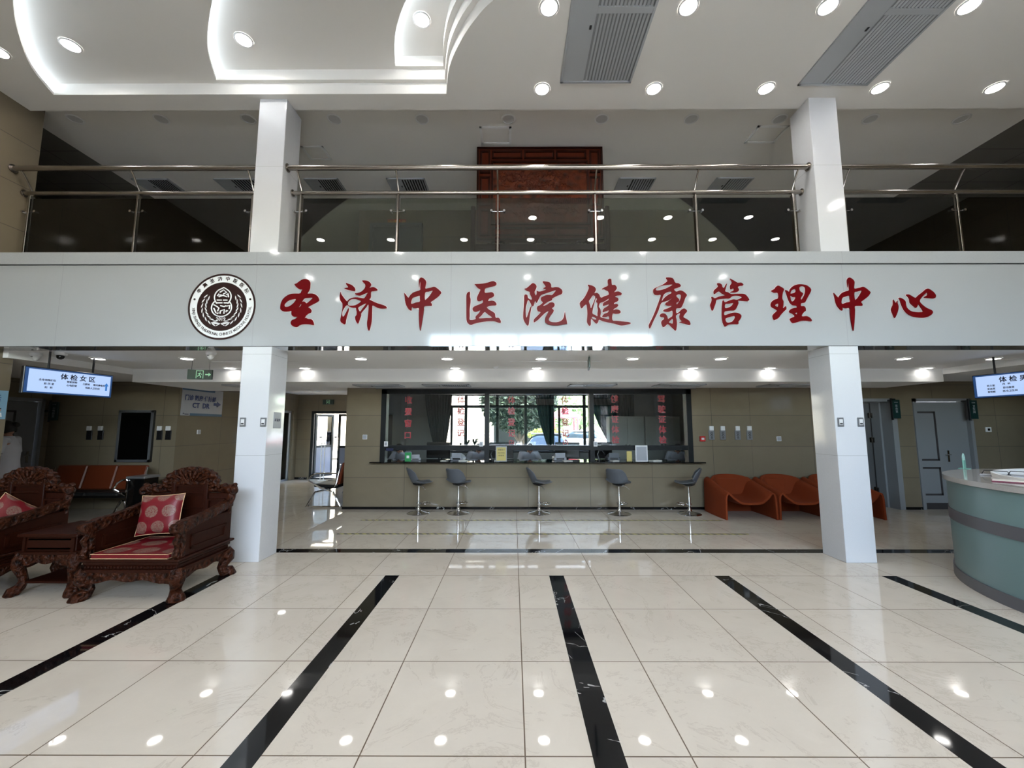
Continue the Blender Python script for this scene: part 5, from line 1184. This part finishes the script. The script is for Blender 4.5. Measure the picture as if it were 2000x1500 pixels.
# hazard tape on the floor
for y, x0, x1_, nm in ((7.137, -2.59, 3.54, 'nearer the stools'), (6.24, -2.62, 3.47, 'nearer the viewer')):
    t = struct_ = MB().box(x0, x1_, y-.022, y+.022, .0, .0012).build('floor_tape', 'tape', smooth=False); tag(t, 'yellow and black hazard tape line on the floor, '+nm, 'floor tape', 'hazard tape lines')
# ================================================================== ON AND BEHIND THE SERVING COUNTER
CZ = .9055
def card(label, px, w_, h_, m, inner, y=7.98, cat='notice', nm='display_stand', lean=0):
    q = atY(px, 890, y); t = thing(nm, label, cat, (q.x, y, CZ), R(lean))
    MB().bbox(-w_/2-.01, w_/2+.01, -.03, .05, 0, .008, .002).build('foot', 'glass', t, smooth=False)
    MB().bbox(-w_/2, w_/2, -.008, .004, .006, h_, .002).build('frame', m, t, smooth=False)
    MB().box(-w_*.42, w_*.42, -.011, -.008, h_*.08, h_*.92).build('sheet', inner, t, smooth=False); return t
t = card('yellow notice in a clear stand on the counter, by the third letters', 979, .215, .30, 'sign_white', 'yellow_paper')
lettering('lettering', [('温馨提示', 0, .23, .035), ('请自觉排队', 0, .17, .028), ('保持距离', 0, .12, .028)], 'dark_metal', t).location = (0, -.013, 0)
card('large white framed notice stand on the counter near the right end', 1253, .235, .315, 'white', 'sign_white')
card('small yellow notice beside the white framed stand on the counter', 1229, .10, .20, 'yellow_paper', 'yellow_paper', 8.02)
t = card('green payment card stand on the counter near the left end', 797, .12, .18, 'green', 'green'); MB().box(-.025,.025,-.013,-.011,.07,.12).build('white_square', 'white', t, smooth=False)
G = 'white card holders on the window frame'
for px, py, nm in ((754,867,'left end'),(940,867,'first mullion'),(1163,867,'second mullion')):
    plate('card_holder', 'small white card holder on the window frame, '+nm, 'card holder', (px, py), .075, .10, 'white', 8.03, G, ('sign_white', .6, .6), .01)
plate('frame_sticker', 'dark blue sticker at the left end of the window bar', 'sticker', atY(761, 878, 8.04), .145, .055, 'navy', d=.002)
def printer(label, x, y, rz, sc_=1, m='sign_white'):
    t = thing('desk_machine', label, 'machine', (x, y, CZ-.0), rz); t.scale = (sc_,)*3
    MB().bbox(-.13,.13,-.12,.12,0,.07,.015).prism([(-.12,.06),(.12,.06),(.12,.09),(-.12,.15)], -.10, .10, 'x').build('body', m, t); MB().bbox(-.08,.08,-.125,-.115,.02,.05,.003).build('slot', 'black', t)
printer('grey card reader on the counter left of the second letters', -1.98, 8.35, R(15), .8); printer('grey printer on the counter below the second letters', -1.12, 8.4, R(-10), 1)
printer('grey machine on the counter below the fourth letters', .93, 8.4, R(5), 1); printer('dark machine on the counter right of the middle', 2.02, 8.42, R(0), 1, 'grey_plastic')
def pc(label, x, y, rz):
    t = thing('computer_monitor', label, 'monitor', (x, y, .75), rz, group='office monitors seen from behind')
    MB().bbox(-.26,.26,0,.03,.17,.50,.01).build('screen_housing', 'black', t); MB().tube([(0,.03,.3),(0,.06,.15),(0,.05,.02)], .02, 8).lathe([(.001,0),(.11,0),(.11,.015),(.001,.02)], (0,.05,0), 20).build('stand', 'black', t)
    MB().box(-.24,.24,.03,.034,.19,.48).build('display', 'screen_off', t, smooth=False)
for i, (x, nm) in enumerate(((-1.6,'left of the first mullion'),(-.25,'right of the first mullion'),(1.15,'left of the second mullion'),(1.85,'right of the second mullion'))): pc('black monitor back behind the counter, '+nm, x, 8.78, R((-8,10,-6,8)[i]))
t = thing('office_desk', 'long dark desk behind the serving window', 'desk', (.45, 8.95, 0)); MB().bbox(-2.9,2.9,-.3,.3,.71,.745,.004).build('desk_top', 'black', t)
for x in (-2.8, -.9, .9, 2.8): MB().box(x-.03, x+.03, -.28, .28, 0, .71).build('panel_leg', 'dark_metal', t, smooth=False)
for x, nm in ((-.42,'left of the yellow notice'),(1.72,'right of the second mullion')):
    t = thing('microphone', 'goose-neck desk microphone on the counter, '+nm, 'microphone', (x, 8.3, CZ)); MB().lathe([(.001,0),(.05,0),(.045,.02),(.001,.025)], n=18).build('base', 'black', t)
    MB().tube([(.0,0,.02),(-.03,0,.12),(0,0,.19),(.06,0,.2),(.1,0,.15)], .009, 8).build('neck', 'alu', t); MB().sphere((.105,0,.14), (.018,.018,.025)).build('head', 'black', t)
for i, (px, w_) in enumerate(((868,.12),(905,.16),(970,.10),(1108,.18),(1200,.14),(1280,.22))):
    q = atY(px, 900, 8.2); t = thing('paper_stack', 'low stack of white forms on the counter, '+('leftmost','second from left','third from left','fourth from left','second from right','rightmost')[i], 'papers', (q.x, 8.2, CZ), R(7*i-12), group='paper stacks on the counter')
    MB().bbox(-w_/2, w_/2, -.07, .07, 0, .012+.004*(i % 3), .001).build('sheets', 'paper', t, smooth=False)

# curtains
def curtain(label, x0t, x1t, x0b, x1b, y, n=9, z0_=.93, z1_=2.5):
    t = thing('curtain', label, 'curtain', ((x0t+x1t)/2, y, z1_), group='dark teal curtains in the office'); c = t.location.copy()
    def f(u, v):
        k = v**1.6; a = x0t+(x0b-x0t)*k; b_ = x1t+(x1b-x1t)*k; x = a+(b_-a)*u
        return (x-c.x, .016*sin(u*n*2*pi)+.005*sin(u*n*4.3*pi+1), -v*(z1_-z0_))
    o = MB().grid(f, n*10, 10).build('drape', 'curtain', t, angle=80); md = o.modifiers.new('t', 'SOLIDIFY'); md.thickness = .006
curtain('teal curtain gathered at the left of the office window', -2.45, -1.70, -2.15, -1.88, 11.33)
curtain('narrow gathered teal curtain in the middle of the office window', .62, 1.12, .98, 1.10, 11.33, 6)
curtain('wide teal curtain pulled right of the office window', 2.12, 3.35, 2.75, 3.32, 11.33, 11)
MB2 = MB().tube([(-3.02,11.33,2.5),(4.5,11.33,2.5)], .012, 10).build('curtain_rail', 'steel'); tag(MB2, 'curtain rail across the office window', 'curtain rail')
# cabinets
def cabinet(label, x, y):
    t = thing('steel_cabinet', label, 'cabinet', (x, y, 0), group='grey steel cabinets in the office'); MB().bbox(-.45,.45,-.2,.2,0,1.85,.006).build('body', 'cabinet', t, smooth=False)
    for s in (-1,1):
        d = MB().bbox(min(s*.005,s*.44), max(s*.005,s*.44), -.215, -.2, .05, 1.8, .004).build('cabinet_door', 'cabinet', t, smooth=False); MB().bbox(s*.05-.012, s*.05+.012, -.235, -.214, 1.0, 1.13, .003).build('cabinet_handle', 'chrome', d)
cabinet('grey steel cabinet right of the wide teal curtain', 2.95, 9.95+.9); cabinet('grey steel cabinet near the right wall of the office', 3.87, 9.95+.9)
t = thing('wall_mirror', 'tall dark mirror on the left office wall', 'mirror', (-3.01, 9.9, 1.35), R(90)); MB().bbox(-.25,.25,-.02,0,-.55,.55,.004).build('frame', 'dark_metal', t, smooth=False); MB().box(-.22,.22,-.023,-.02,-.52,.52).build('glass', 'black_gloss', t, smooth=False)
# plants on the sill
rn = random.Random(5)
def potplant(label, x, r, h_, n):
    t = thing('potted_plant', label, 'plant', (x, 11.5, .922), group='pots on the office window sill'); MB().lathe([(.001,0),(r*.7,0),(r,h_*.45),(r*.9,h_*.45),(.001,h_*.4)], n=18).build('pot', 'terracotta', t)
    b = MB()
    for i in range(n):
        a = rn.uniform(0, 6.28); l = h_*rn.uniform(.4,.75); s = rn.uniform(.3,1.1); p0 = Vector((0,0,h_*.4)); p1 = p0+Vector((cos(a)*l*s*.5, sin(a)*l*s*.5, l*.7)); p2 = p1+Vector((cos(a)*l*s*.6, sin(a)*l*s*.6, l*.1))
        b.tube([p0,p1,p2], [.006,.014,.002], 5, flat=.4)
    b.build('leaves', 'leaf_dark', t)
ta = thing('window_shelf', 'low dark shelf under the office window carrying the pots', 'shelf', (.4, 11.5, 0)); MB().bbox(-2.5,2.6,-.09,.09,.89,.92,.004).box(-2.4,-2.36,-.08,.08,0,.89).box(2.4,2.44,-.08,.08,0,.89).build('board', 'dark_metal', ta, smooth=False)
for i, (px, r, h_, n) in enumerate(((900,.05,.22,9),(912,.07,.30,14),(927,.10,.34,18))): potplant('potted plant on the office window sill, '+('leftmost small one','middle one','rightmost large one')[i], atY(px, 860, 11.5).x, r, h_, n)

# ================================================================== PEOPLE
def person_body(pose):
    me = bpy.data.meshes.new('body'); J = pose; V = []; E = []; RR = []
    def add(p, r, parent=None):
        V.append(p); RR.append(r); i = len(V)-1
        if parent is not None: E.append((parent, i))
        return i
    idx = {}
    for nm, p, r, par in J: idx[nm] = add(p, r, idx.get(par))
    # hands: palm and five fingers each
    for s in ('l', 'r'):
        w_ = Vector(V[idx['wrist_'+s]]); e = Vector(V[idx['elbow_'+s]]); d = (w_-e).normalized(); side = d.cross(Vector((0,0,1))).normalized()*(1 if s == 'l' else -1)
        palm = add(w_+d*.05, (.030,.018), idx['wrist_'+s]); kn = add(w_+d*.085, (.034,.014), palm)
        for k in range(4):
            base = w_+d*.095+side*(.027-.018*k); L = (.065,.075,.07,.055)[k]
            a = add(base, (.009,.009), kn); b_ = add(base+d*L*.5+Vector((0,0,-.006)), (.008,.008), a); add(base+d*L*.9+Vector((0,0,-.026)), (.007,.007), b_)
        a = add(w_+d*.045+side*.036, (.011,.011), palm); add(w_+d*.085+side*.052+Vector((0,0,-.008)), (.009,.009), a)
    me.from_pydata([tuple(v) for v in V], E, []); return me, RR
def make_person(name_label, loc, rz, pose, coat_zmin, head_fwd, skirt, hair_long=False, group=None):
    t = thing('person', name_label, 'person', loc, rz, group=group)
    me, RR = person_body(pose); o = bpy.data.objects.new('body', me); col.objects.link(o); o.parent = t; me.materials.append(M['skin'])
    sk = o.modifiers.new('skin', 'SKIN'); me.update()
    if not me.skin_vertices: 
        bpy.context.view_layer.objects.active = o
    for i, r in enumerate(RR):
        me.skin_vertices[0].data[i].radius = r
    me.skin_vertices[0].data[0].use_root = True
    sk.use_smooth_shade = True; o.modifiers.new('s', 'SUBSURF').levels = 1; o.modifiers['s'].render_levels = 2
    P = {j[0]: Vector(j[1]) for j in pose}
    h = P['head']; f = Vector(head_fwd).normalized(); up = (h-P['neck']).normalized(); sd = f.cross(up).normalized(); up = sd.cross(f).normalized()
    m = Matrix((( sd.x, f.x, up.x, h.x), (sd.y, f.y, up.y, h.y), (sd.z, f.z, up.z, h.z), (0,0,0,1)))
    hb = MB()
    def hd(u, v):
        th = 2*pi*u; ph = pi*v; x = .075*sin(ph)*sin(th); y = .092*sin(ph)*cos(th); z = -.112*cos(ph)
        if z < -.02 and y > 0: y *= .9; x *= 1-.25*((-z-.02)/.09)
        if y > .05: y += .012*math.exp(-((x/.012)**2+((z+.012)/.022)**2)) - .006*(math.exp(-(((x-.03)/.014)**2+((z-.008)/.012)**2))+math.exp(-(((x+.03)/.014)**2+((z-.008)/.012)**2)))
        return m @ Vector((x, y, z))
    hb.grid(hd, 32, 24, cu=True)
    for s in (-1,1): hb.sphere(m @ Vector((s*.076, -.005, -.005)), (.012,.018,.028), 8, 6)
    hb.build('head', 'skin', t, angle=80)
    eb = MB()
    for s in (-1,1): eb.sphere(m @ Vector((s*.03,.084,.008)), (.009,.006,.006), 8, 6)
    eb.build('eyes', 'hair', t); MB().sphere(m @ Vector((0,.087,-.055)), (.02,.006,.006), 10, 6).build('mouth', mat('lip', (.3,.08,.07), .5), t)
    hb = MB()
    def hr(u, v):
        th = 2*pi*u; ph = pi*(.30+.70*v); k = 1.1; x = .078*k*sin(ph)*sin(th); y = .094*k*sin(ph)*cos(th)-.012; z = -.115*k*cos(ph)
        if y > .02: z = max(z, .045)
        elif z < -.05 and not hair_long: z = -.05
        return m @ Vector((x, y, z))
    hb.grid(hr, 28, 14, cu=True)
    if hair_long: hb.sphere(m @ Vector((0,-.11,.02)), (.045,.05,.045))
    hb.build('hair', 'hair', t, angle=80)
    # coat: sleeves and body as one garment round the torso, closed at cuffs and hem
    cb = MB(); hip, ch, nk = P['hip'], P['chest'], P['neck']
    lv = [(hip+Vector((0,0,-skirt)), .20+.05*(skirt > .2), .16), (hip, .185, .145), ((hip+ch)/2, .165, .13), (ch, .19, .135), (ch*.4+nk*.6, .15, .10), (nk, .07, .07)]
    def ct(u, v):
        k = v*(len(lv)-1); i = min(int(k), len(lv)-2); q = k-i; q = q*q*(3-2*q)
        c = lv[i][0].lerp(lv[i+1][0], k-i); a = lv[i][1]*(1-q)+lv[i+1][1]*q; b_ = lv[i][2]*(1-q)+lv[i+1][2]*q; th = 2*pi*u
        return c+Vector((a*cos(th)*(1+.03*sin(th*7)*(1-v)), b_*sin(th), 0))
    cb.grid(ct, 32, 16, cu=True)
    for s in ('l','r'):
        sh, el, wr = P['shoulder_'+s], P['elbow_'+s], P['wrist_'+s]; end = el.lerp(wr, .55) if coat_zmin else el.lerp(sh, .25)
        pts = [ch.lerp(sh, .5)+Vector((0,0,.03)), sh, sh.lerp(el, .5)] + ([el, end] if coat_zmin else [end]); cb.tube(pts, [.075,.072,.062]+([.055,.05] if coat_zmin else [.062]), 14)
    cb.build('coat', 'coat', t, angle=80)
    return t
def sitpose(s=1):
    return [('hip',(0,0,.52),(.14,.11),None),('waist',(0,.05,.68),(.13,.10),'hip'),('chest',(0,.16,.86),(.14,.10),'waist'),('neck',(0,.27,1.0),(.05,.05),'chest'),('head',(0,.36,1.08),(.06,.06),'neck'),
        ('shoulder_l',(-.18,.22,.95),(.06,.06),'chest'),('elbow_l',(-.26,.34,.76),(.042,.042),'shoulder_l'),('wrist_l',(-.10,.50,.79),(.026,.026),'elbow_l'),
        ('shoulder_r',(.18,.22,.95),(.06,.06),'chest'),('elbow_r',(.26,.36,.76),(.042,.042),'shoulder_r'),('wrist_r',(.12,.54,.80),(.026,.026),'elbow_r'),
        ('thigh_l',(-.10,.1,.50),(.08,.08),'hip'),('knee_l',(-.12,.42,.50),(.055,.055),'thigh_l'),('ankle_l',(-.12,.40,.09),(.035,.035),'knee_l'),('toe_l',(-.12,.54,.04),(.035,.03),'ankle_l'),
        ('thigh_r',(.10,.1,.50),(.08,.08),'hip'),('knee_r',(.12,.42,.50),(.055,.055),'thigh_r'),('ankle_r',(.12,.40,.09),(.035,.035),'knee_r'),('toe_r',(.12,.54,.04),(.035,.03),'ankle_r')]
for i, (px, nm) in enumerate(((792,'below the first letters'),(930,'below the second letters, in a white sleeve'),(1030,'behind the yellow notice'),(1322,'at the right end of the window'))):
    x = atY(px, 890, 9.75).x
    make_person('person in white bent over the desk, '+nm, (x, 9.78, 0), R(180)+R((-10,14,8,-16)[i]), sitpose(), True, (0,.6,-.8), .05, group='staff behind the serving window')
    t = thing('office_chair', 'dark office stool under the person '+nm, 'stool', (x, 9.8, 0), group='stools behind the serving window')
    MB().lathe([(.001,.38),(.19,.38),(.2,.41),(.17,.44),(.001,.44)], n=20).build('seat', 'black_leather', t); MB().tube([(0,0,.05),(0,0,.38)], .025, 10).build('column', 'chrome', t)
    b = MB()
    for k in range(5): b.tube([(0,0,.06),(.22*cos(k*1.2566),.22*sin(k*1.2566),.03)], .018, 8)
    b.build('star_base', 'dark_metal', t)
stand = [('hip',(0,0,.92),(.14,.10),None),('waist',(0,0,1.08),(.12,.09),'hip'),('chest',(0,.01,1.26),(.14,.10),'waist'),('neck',(0,.02,1.44),(.05,.05),'chest'),('head',(0,.05,1.55),(.06,.06),'neck'),
    ('shoulder_l',(-.18,.01,1.38),(.058,.058),'chest'),('elbow_l',(-.24,.02,1.14),(.042,.042),'shoulder_l'),('wrist_l',(-.16,.20,1.10),(.026,.026),'elbow_l'),
    ('shoulder_r',(.18,.01,1.38),(.058,.058),'chest'),('elbow_r',(.26,.0,1.13),(.042,.042),'shoulder_r'),('wrist_r',(.14,.20,1.12),(.026,.026),'elbow_r'),
    ('thigh_l',(-.09,0,.84),(.085,.085),'hip'),('knee_l',(-.10,.02,.48),(.055,.055),'thigh_l'),('ankle_l',(-.10,0,.09),(.036,.036),'knee_l'),('toe_l',(-.11,.14,.035),(.035,.03),'ankle_l'),
    ('thigh_r',(.09,0,.84),(.085,.085),'hip'),('knee_r',(.10,.02,.48),(.055,.055),'thigh_r'),('ankle_r',(.10,0,.09),(.036,.036),'knee_r'),('toe_r',(.11,.14,.035),(.035,.03),'ankle_r')]
make_person('person in a white short-sleeved tunic standing behind the left armchair', (-7.50, 6.1, 0), R(120), stand, False, (0,.9,-.35), .38, True)

# ================================================================== OUTSIDE
struct('ground', MB().box(-60, 60, 12.75, 110, -.2, -.06).box(-60, -9.5, -10, 12.75, -.2, -.06).box(-40, 40, -60, YE-.3, -.2, -.06), 'asphalt')
b = MB().box(-30, -1.15, 21, 23, -.1, 7.5)
t = thing('outside_building', 'pale yellow rendered building outside the corridor door', 'building', (-15.6, 22, 0))
MB().box(-14.4, 14.45, -1, 1, -.1, 8).build('walls', 'yellow_wall', t, smooth=False)
b = MB()
for z in (1.2, 2.4, 3.6): b.box(-14.4, 14.45, -1.012, -1.0, z-.01, z+.01)
for x in range(-12, 14, 3): b.box(x-.01, x+.01, -1.012, -1.0, 0, 8)
b.build('joint_lines', mat('joint_white', (.8,.78,.72), .7), t, smooth=False)
MB().box(-14.4, 14.45, -1.3, -1.0, 0, .45).build('plinth', 'asphalt', t, smooth=False)
t = thing('yellow_garden_wall', 'warm yellow outside wall seen through the left corridor glass', 'wall', (-10.5, 16, 0)); MB().box(-.15,.15,-6,4,-.1,4).build('wall', mat('warm_render', (.62,.45,.25), .8), t, smooth=False)
def bush(nm, label, loc, r, n, m, size, trunk=0, seed=1, cat='bush', grp=None):
    t = thing(nm, label, cat, loc, group=grp)
    b = MB()
    if trunk: b.tube([(0,0,0),(.05,.03,trunk*.6),(0,0,trunk+r[2]*.4)], [.16,.11,.05], 10).tube([(0,0,trunk*.7),(.5*r[0],.1,trunk+r[2]*.5)], [.07,.03], 8).tube([(0,0,trunk*.75),(-.5*r[0],-.1,trunk+r[2]*.5)], [.07,.03], 8)
    else: 
        for k in range(5): b.tube([(0,0,0),(r[0]*.5*cos(k*1.3), r[1]*.5*sin(k*1.3), r[2]*1.1)], [.02,.006], 6)
    b.build('trunk' if trunk else 'stems', 'soil', t); leaves(n, (0,0,trunk+r[2]), r, size, m, 'foliage', t, seed)
bush('shrub', 'green shrub outside the left corridor glass', (-9.0, 15.2, -.06), (.6,.6,.45), 700, 'leaf', .07, 0, 2)
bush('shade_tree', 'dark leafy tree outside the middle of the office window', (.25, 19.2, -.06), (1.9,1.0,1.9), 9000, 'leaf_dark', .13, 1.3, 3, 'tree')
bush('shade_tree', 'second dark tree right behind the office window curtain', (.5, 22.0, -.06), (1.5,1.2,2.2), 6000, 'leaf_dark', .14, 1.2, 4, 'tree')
t = thing('planter_bed', 'low pale planter outside the office window under the yellow shrub', 'planter', (1.45, 17.7, -.06)); MB().bbox(-.9,.9,-.25,.25,0,.95,.02).build('trough', 'asphalt', t)
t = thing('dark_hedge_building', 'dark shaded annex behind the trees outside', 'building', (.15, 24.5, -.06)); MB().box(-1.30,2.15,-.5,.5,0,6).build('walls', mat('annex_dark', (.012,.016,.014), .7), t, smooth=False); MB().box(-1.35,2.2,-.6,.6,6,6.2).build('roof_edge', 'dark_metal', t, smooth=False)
bush('shrub', 'yellow-green shrub in the planter outside the office window', (1.45, 17.7, .9), (.85,.25,.32), 1300, 'leaf_yellow', .05, 0, 5)
for i, (x, y, r, h_) in enumerate(((7.5,46,3,2.6),(12,52,3.4,3),(5.2,56,3,2.6),(17,60,4,3.4),(9.8,60,3,3.2),(4.0,40,1.6,1.8))):
    bush('distant_tree', 'pale green tree beyond the car park, '+('tallest in the middle','right of the middle','left behind the pavilion','rightmost','farthest','small nearest one')[i], (x, y, -.06), (r,r,h_), 900, 'leaf', .45, 1.4, 10+i, 'tree', 'trees beyond the car park')
t = thing('added_shade_canopy', 'flat grey canopy added unseen to shade the entrance behind the photographer', 'canopy', (.3, -9.4, 3.2)); MB().box(-6.5,6.5,-3.2,3.15,0,.25).build('roof_slab', 'asphalt', t, smooth=False)  # unseen canopy, added to keep daylight off the ground outside the entrance
for x in (-6, 6): MB().bbox(x-.2,x+.2,-3.0,-2.6,-3.26,0,.02).build('support', 'asphalt', t, smooth=False)
t = thing('added_hedge', 'tall dark hedge put unseen behind the photographer to darken reflections', 'added_hedge', (0, -24, -.06)); MB().box(-26,26,-.8,.8,0,4.6).build('core', 'leaf_dark', t, smooth=False); leaves(9000, (0,0,2.4), (27,1.2,2.8), .22, 'leaf_dark', 'foliage', t, 21)  # unseen greenery, added to block bright ground and low sky from reflections
# red pavilion
q = atY(1102, 830, 30); t = thing('garden_pavilion', 'small red-roofed pavilion in the car park outside', 'pavilion', (q.x, 30, -.06))
MB().lathe([(1.35,2.35),(1.35,2.28),(.001,2.28)], n=4, caps=False).lathe([(1.45,2.3),(.9,2.62),(.05,3.0),(.001,3.02)], n=4, caps=False).build('roof', 'pav_red', t, smooth=False)
for sx_ in (-.85,.85):
    for sy in (-.85,.85): MB().tube([(sx_,sy,0),(sx_,sy,2.35)], .07, 10).build('post', 'pav_red', t)
# cars
def car(label, loc, rz, m):
    t = thing('parked_car', label, 'car', loc, rz, group='cars parked outside')      # nose towards -y
    def f(u, v):
        L = [(-2.2,.35,.55,.78),(-2.15,.3,.68,.84),(-1.2,.28,.86,.88),(-.75,.28,.95,.88),(1.6,.28,.98,.88),(2.1,.3,.95,.84),(2.2,.4,.7,.75)]
        k = v*(len(L)-1); i = min(int(k), len(L)-2); q = k-i; y, zb_, zt_, w_ = [L[i][j]*(1-q)+L[i+1][j]*q for j in range(4)]
        a = 2*pi*u; e = .35; cx = math.copysign(abs(cos(a))**e, cos(a)); cz = math.copysign(abs(sin(a))**e, sin(a))
        return (w_*cx, y, (zt_+zb_)/2+(zt_-zb_)/2*cz)
    b = MB().grid(f, 28, 19, cu=True); b.build('body', m, t, angle=50)
    def g_(u, v):
        L = [(-.95,.9,.9,.78),(-.25,.9,1.35,.66),(.9,.9,1.40,.66),(1.7,.9,.98,.74)]; k = v*3; i = min(int(k), 2); q = k-i; y, zb_, zt_, w_ = [L[i][j]*(1-q)+L[i+1][j]*q for j in range(4)]
        a = pi*u; return (w_*math.copysign(abs(cos(a))**.5, cos(a)), y, zb_+(zt_-zb_)*abs(sin(a))**.5)
    MB().grid(g_, 15, 13).build('cabin_glass', 'car_glass', t, angle=50)
    MB().bbox(-.58,.58,-.22,.9,1.36,1.415,.02).build('roof', m, t)
    for sx_ in (-1,1):
        for y in (-1.4,1.35): MB().lathe([(.001,-.1),(.2,-.1),(.3,-.08),(.3,.08),(.2,.1),(.001,.1)], (sx_*.8,y,.3), 24, 'x').build('wheel', 'tyre', t)
        MB().bbox(sx_*.72-.12, sx_*.72+.12, -2.21, -2.1, .6, .7, .02).build('headlamp', 'white', t); MB().bbox(sx_*.95-.09, sx_*.95+.09, -.75, -.62, .95, 1.06, .02).build('wing_mirror', m, t)
    return t
car('white car parked right outside the office window', (1.25, 15.1, -.06), R(-10), 'car_white')
for i, (x, y, m, nm, rz) in enumerate(((4.6,25,'car_white','white, nearest of the far row',70),(8.4,28,'car_red','maroon, behind the right curtain edge',72),(6.4,33,'car_dark','silver, second row',66),(11,36,'car_white','white, second row right',66),(4.2,42,'car_white','white, far left beside the pavilion',60))): car('distant parked car outside, '+nm, (x, y, -.06), R(rz), m)
# railing and scooter outside the corridor door
t = thing('outdoor_railing', 'pale metal railing outside the corridor glass door', 'railing', (-7.2, 18.6, -.06))
b = MB()
for z in (.75,1.05): b.tube([(-2.5,0,z),(2.6,0,z+.0)], .025, 8)
b.build('rails', 'sign_white', t)
for k in range(9): MB().tube([(-2.5+k*.62,0,0),(-2.5+k*.62,0,1.05)], .018, 8).build('upright', 'sign_white', t)
q = atZ(635, 912, -.06); t = thing('motor_scooter', 'white and black scooter parked outside the corridor door', 'scooter', (q.x, q.y, -.06), R(35))
for y in (-.58,.58): MB().lathe([(.10,-.035),(.20,-.05),(.235,-.03),(.235,.03),(.20,.05),(.10,.035)], (0,y,.235), 28, 'x', caps=False).build('tyre', 'tyre', t); 
for y in (-.58,.58): MB().lathe([(.001,-.03),(.15,-.03),(.15,.03),(.001,.03)], (0,y,.235), 20, 'x').build('wheel_hub', 'alu', t)
MB().prism([(-.60,.42),(-.42,.50),(-.30,.40),(-.22,.25),(.12,.22),(.22,.45),(.75,.60),(.85,.70),(.2,.72),(.1,.45),(-.15,.36),(-.28,.75),(-.40,.95),(-.48,.92),(-.5,.6)], -.14, .14, 'x').build('fairing', 'white', t)
MB().bbox(-.13,.13,.12,.78,.70,.79,.03).build('saddle', 'black_leather', t); MB().tube([(0,-.56,.25),(0,-.50,.6),(0,-.42,.95)], .03, 8).build('fork', 'dark_metal', t)
MB().tube([(-.32,-.30,.98),(-.15,-.38,1.0),(.15,-.38,1.0),(.32,-.30,.98)], .018, 8).sphere((0,-.46,.90), (.09,.07,.08)).build('handlebar', 'black', t)
for s in (-1,1): MB().tube([(s*.2,-.37,1.0),(s*.27,-.37,1.18)], .008, 6).sphere((s*.28,-.36,1.22), (.06,.015,.04)).build('mirror', 'black', t)
t = thing('door_stand', 'thin white metal stand inside the corridor door', 'stand', (-5.98+.35, 12.2, 0)); b = MB()
for x in (-.05,.05): b.tube([(x,0,0),(x,0,1.1)], .012, 8)
b.tube([(-.05,0,1.1),(.05,0,1.1)], .012, 8).tube([(-.12,0,.01),(.12,0,.01)], .014, 8); b.build('frame', 'white', t)
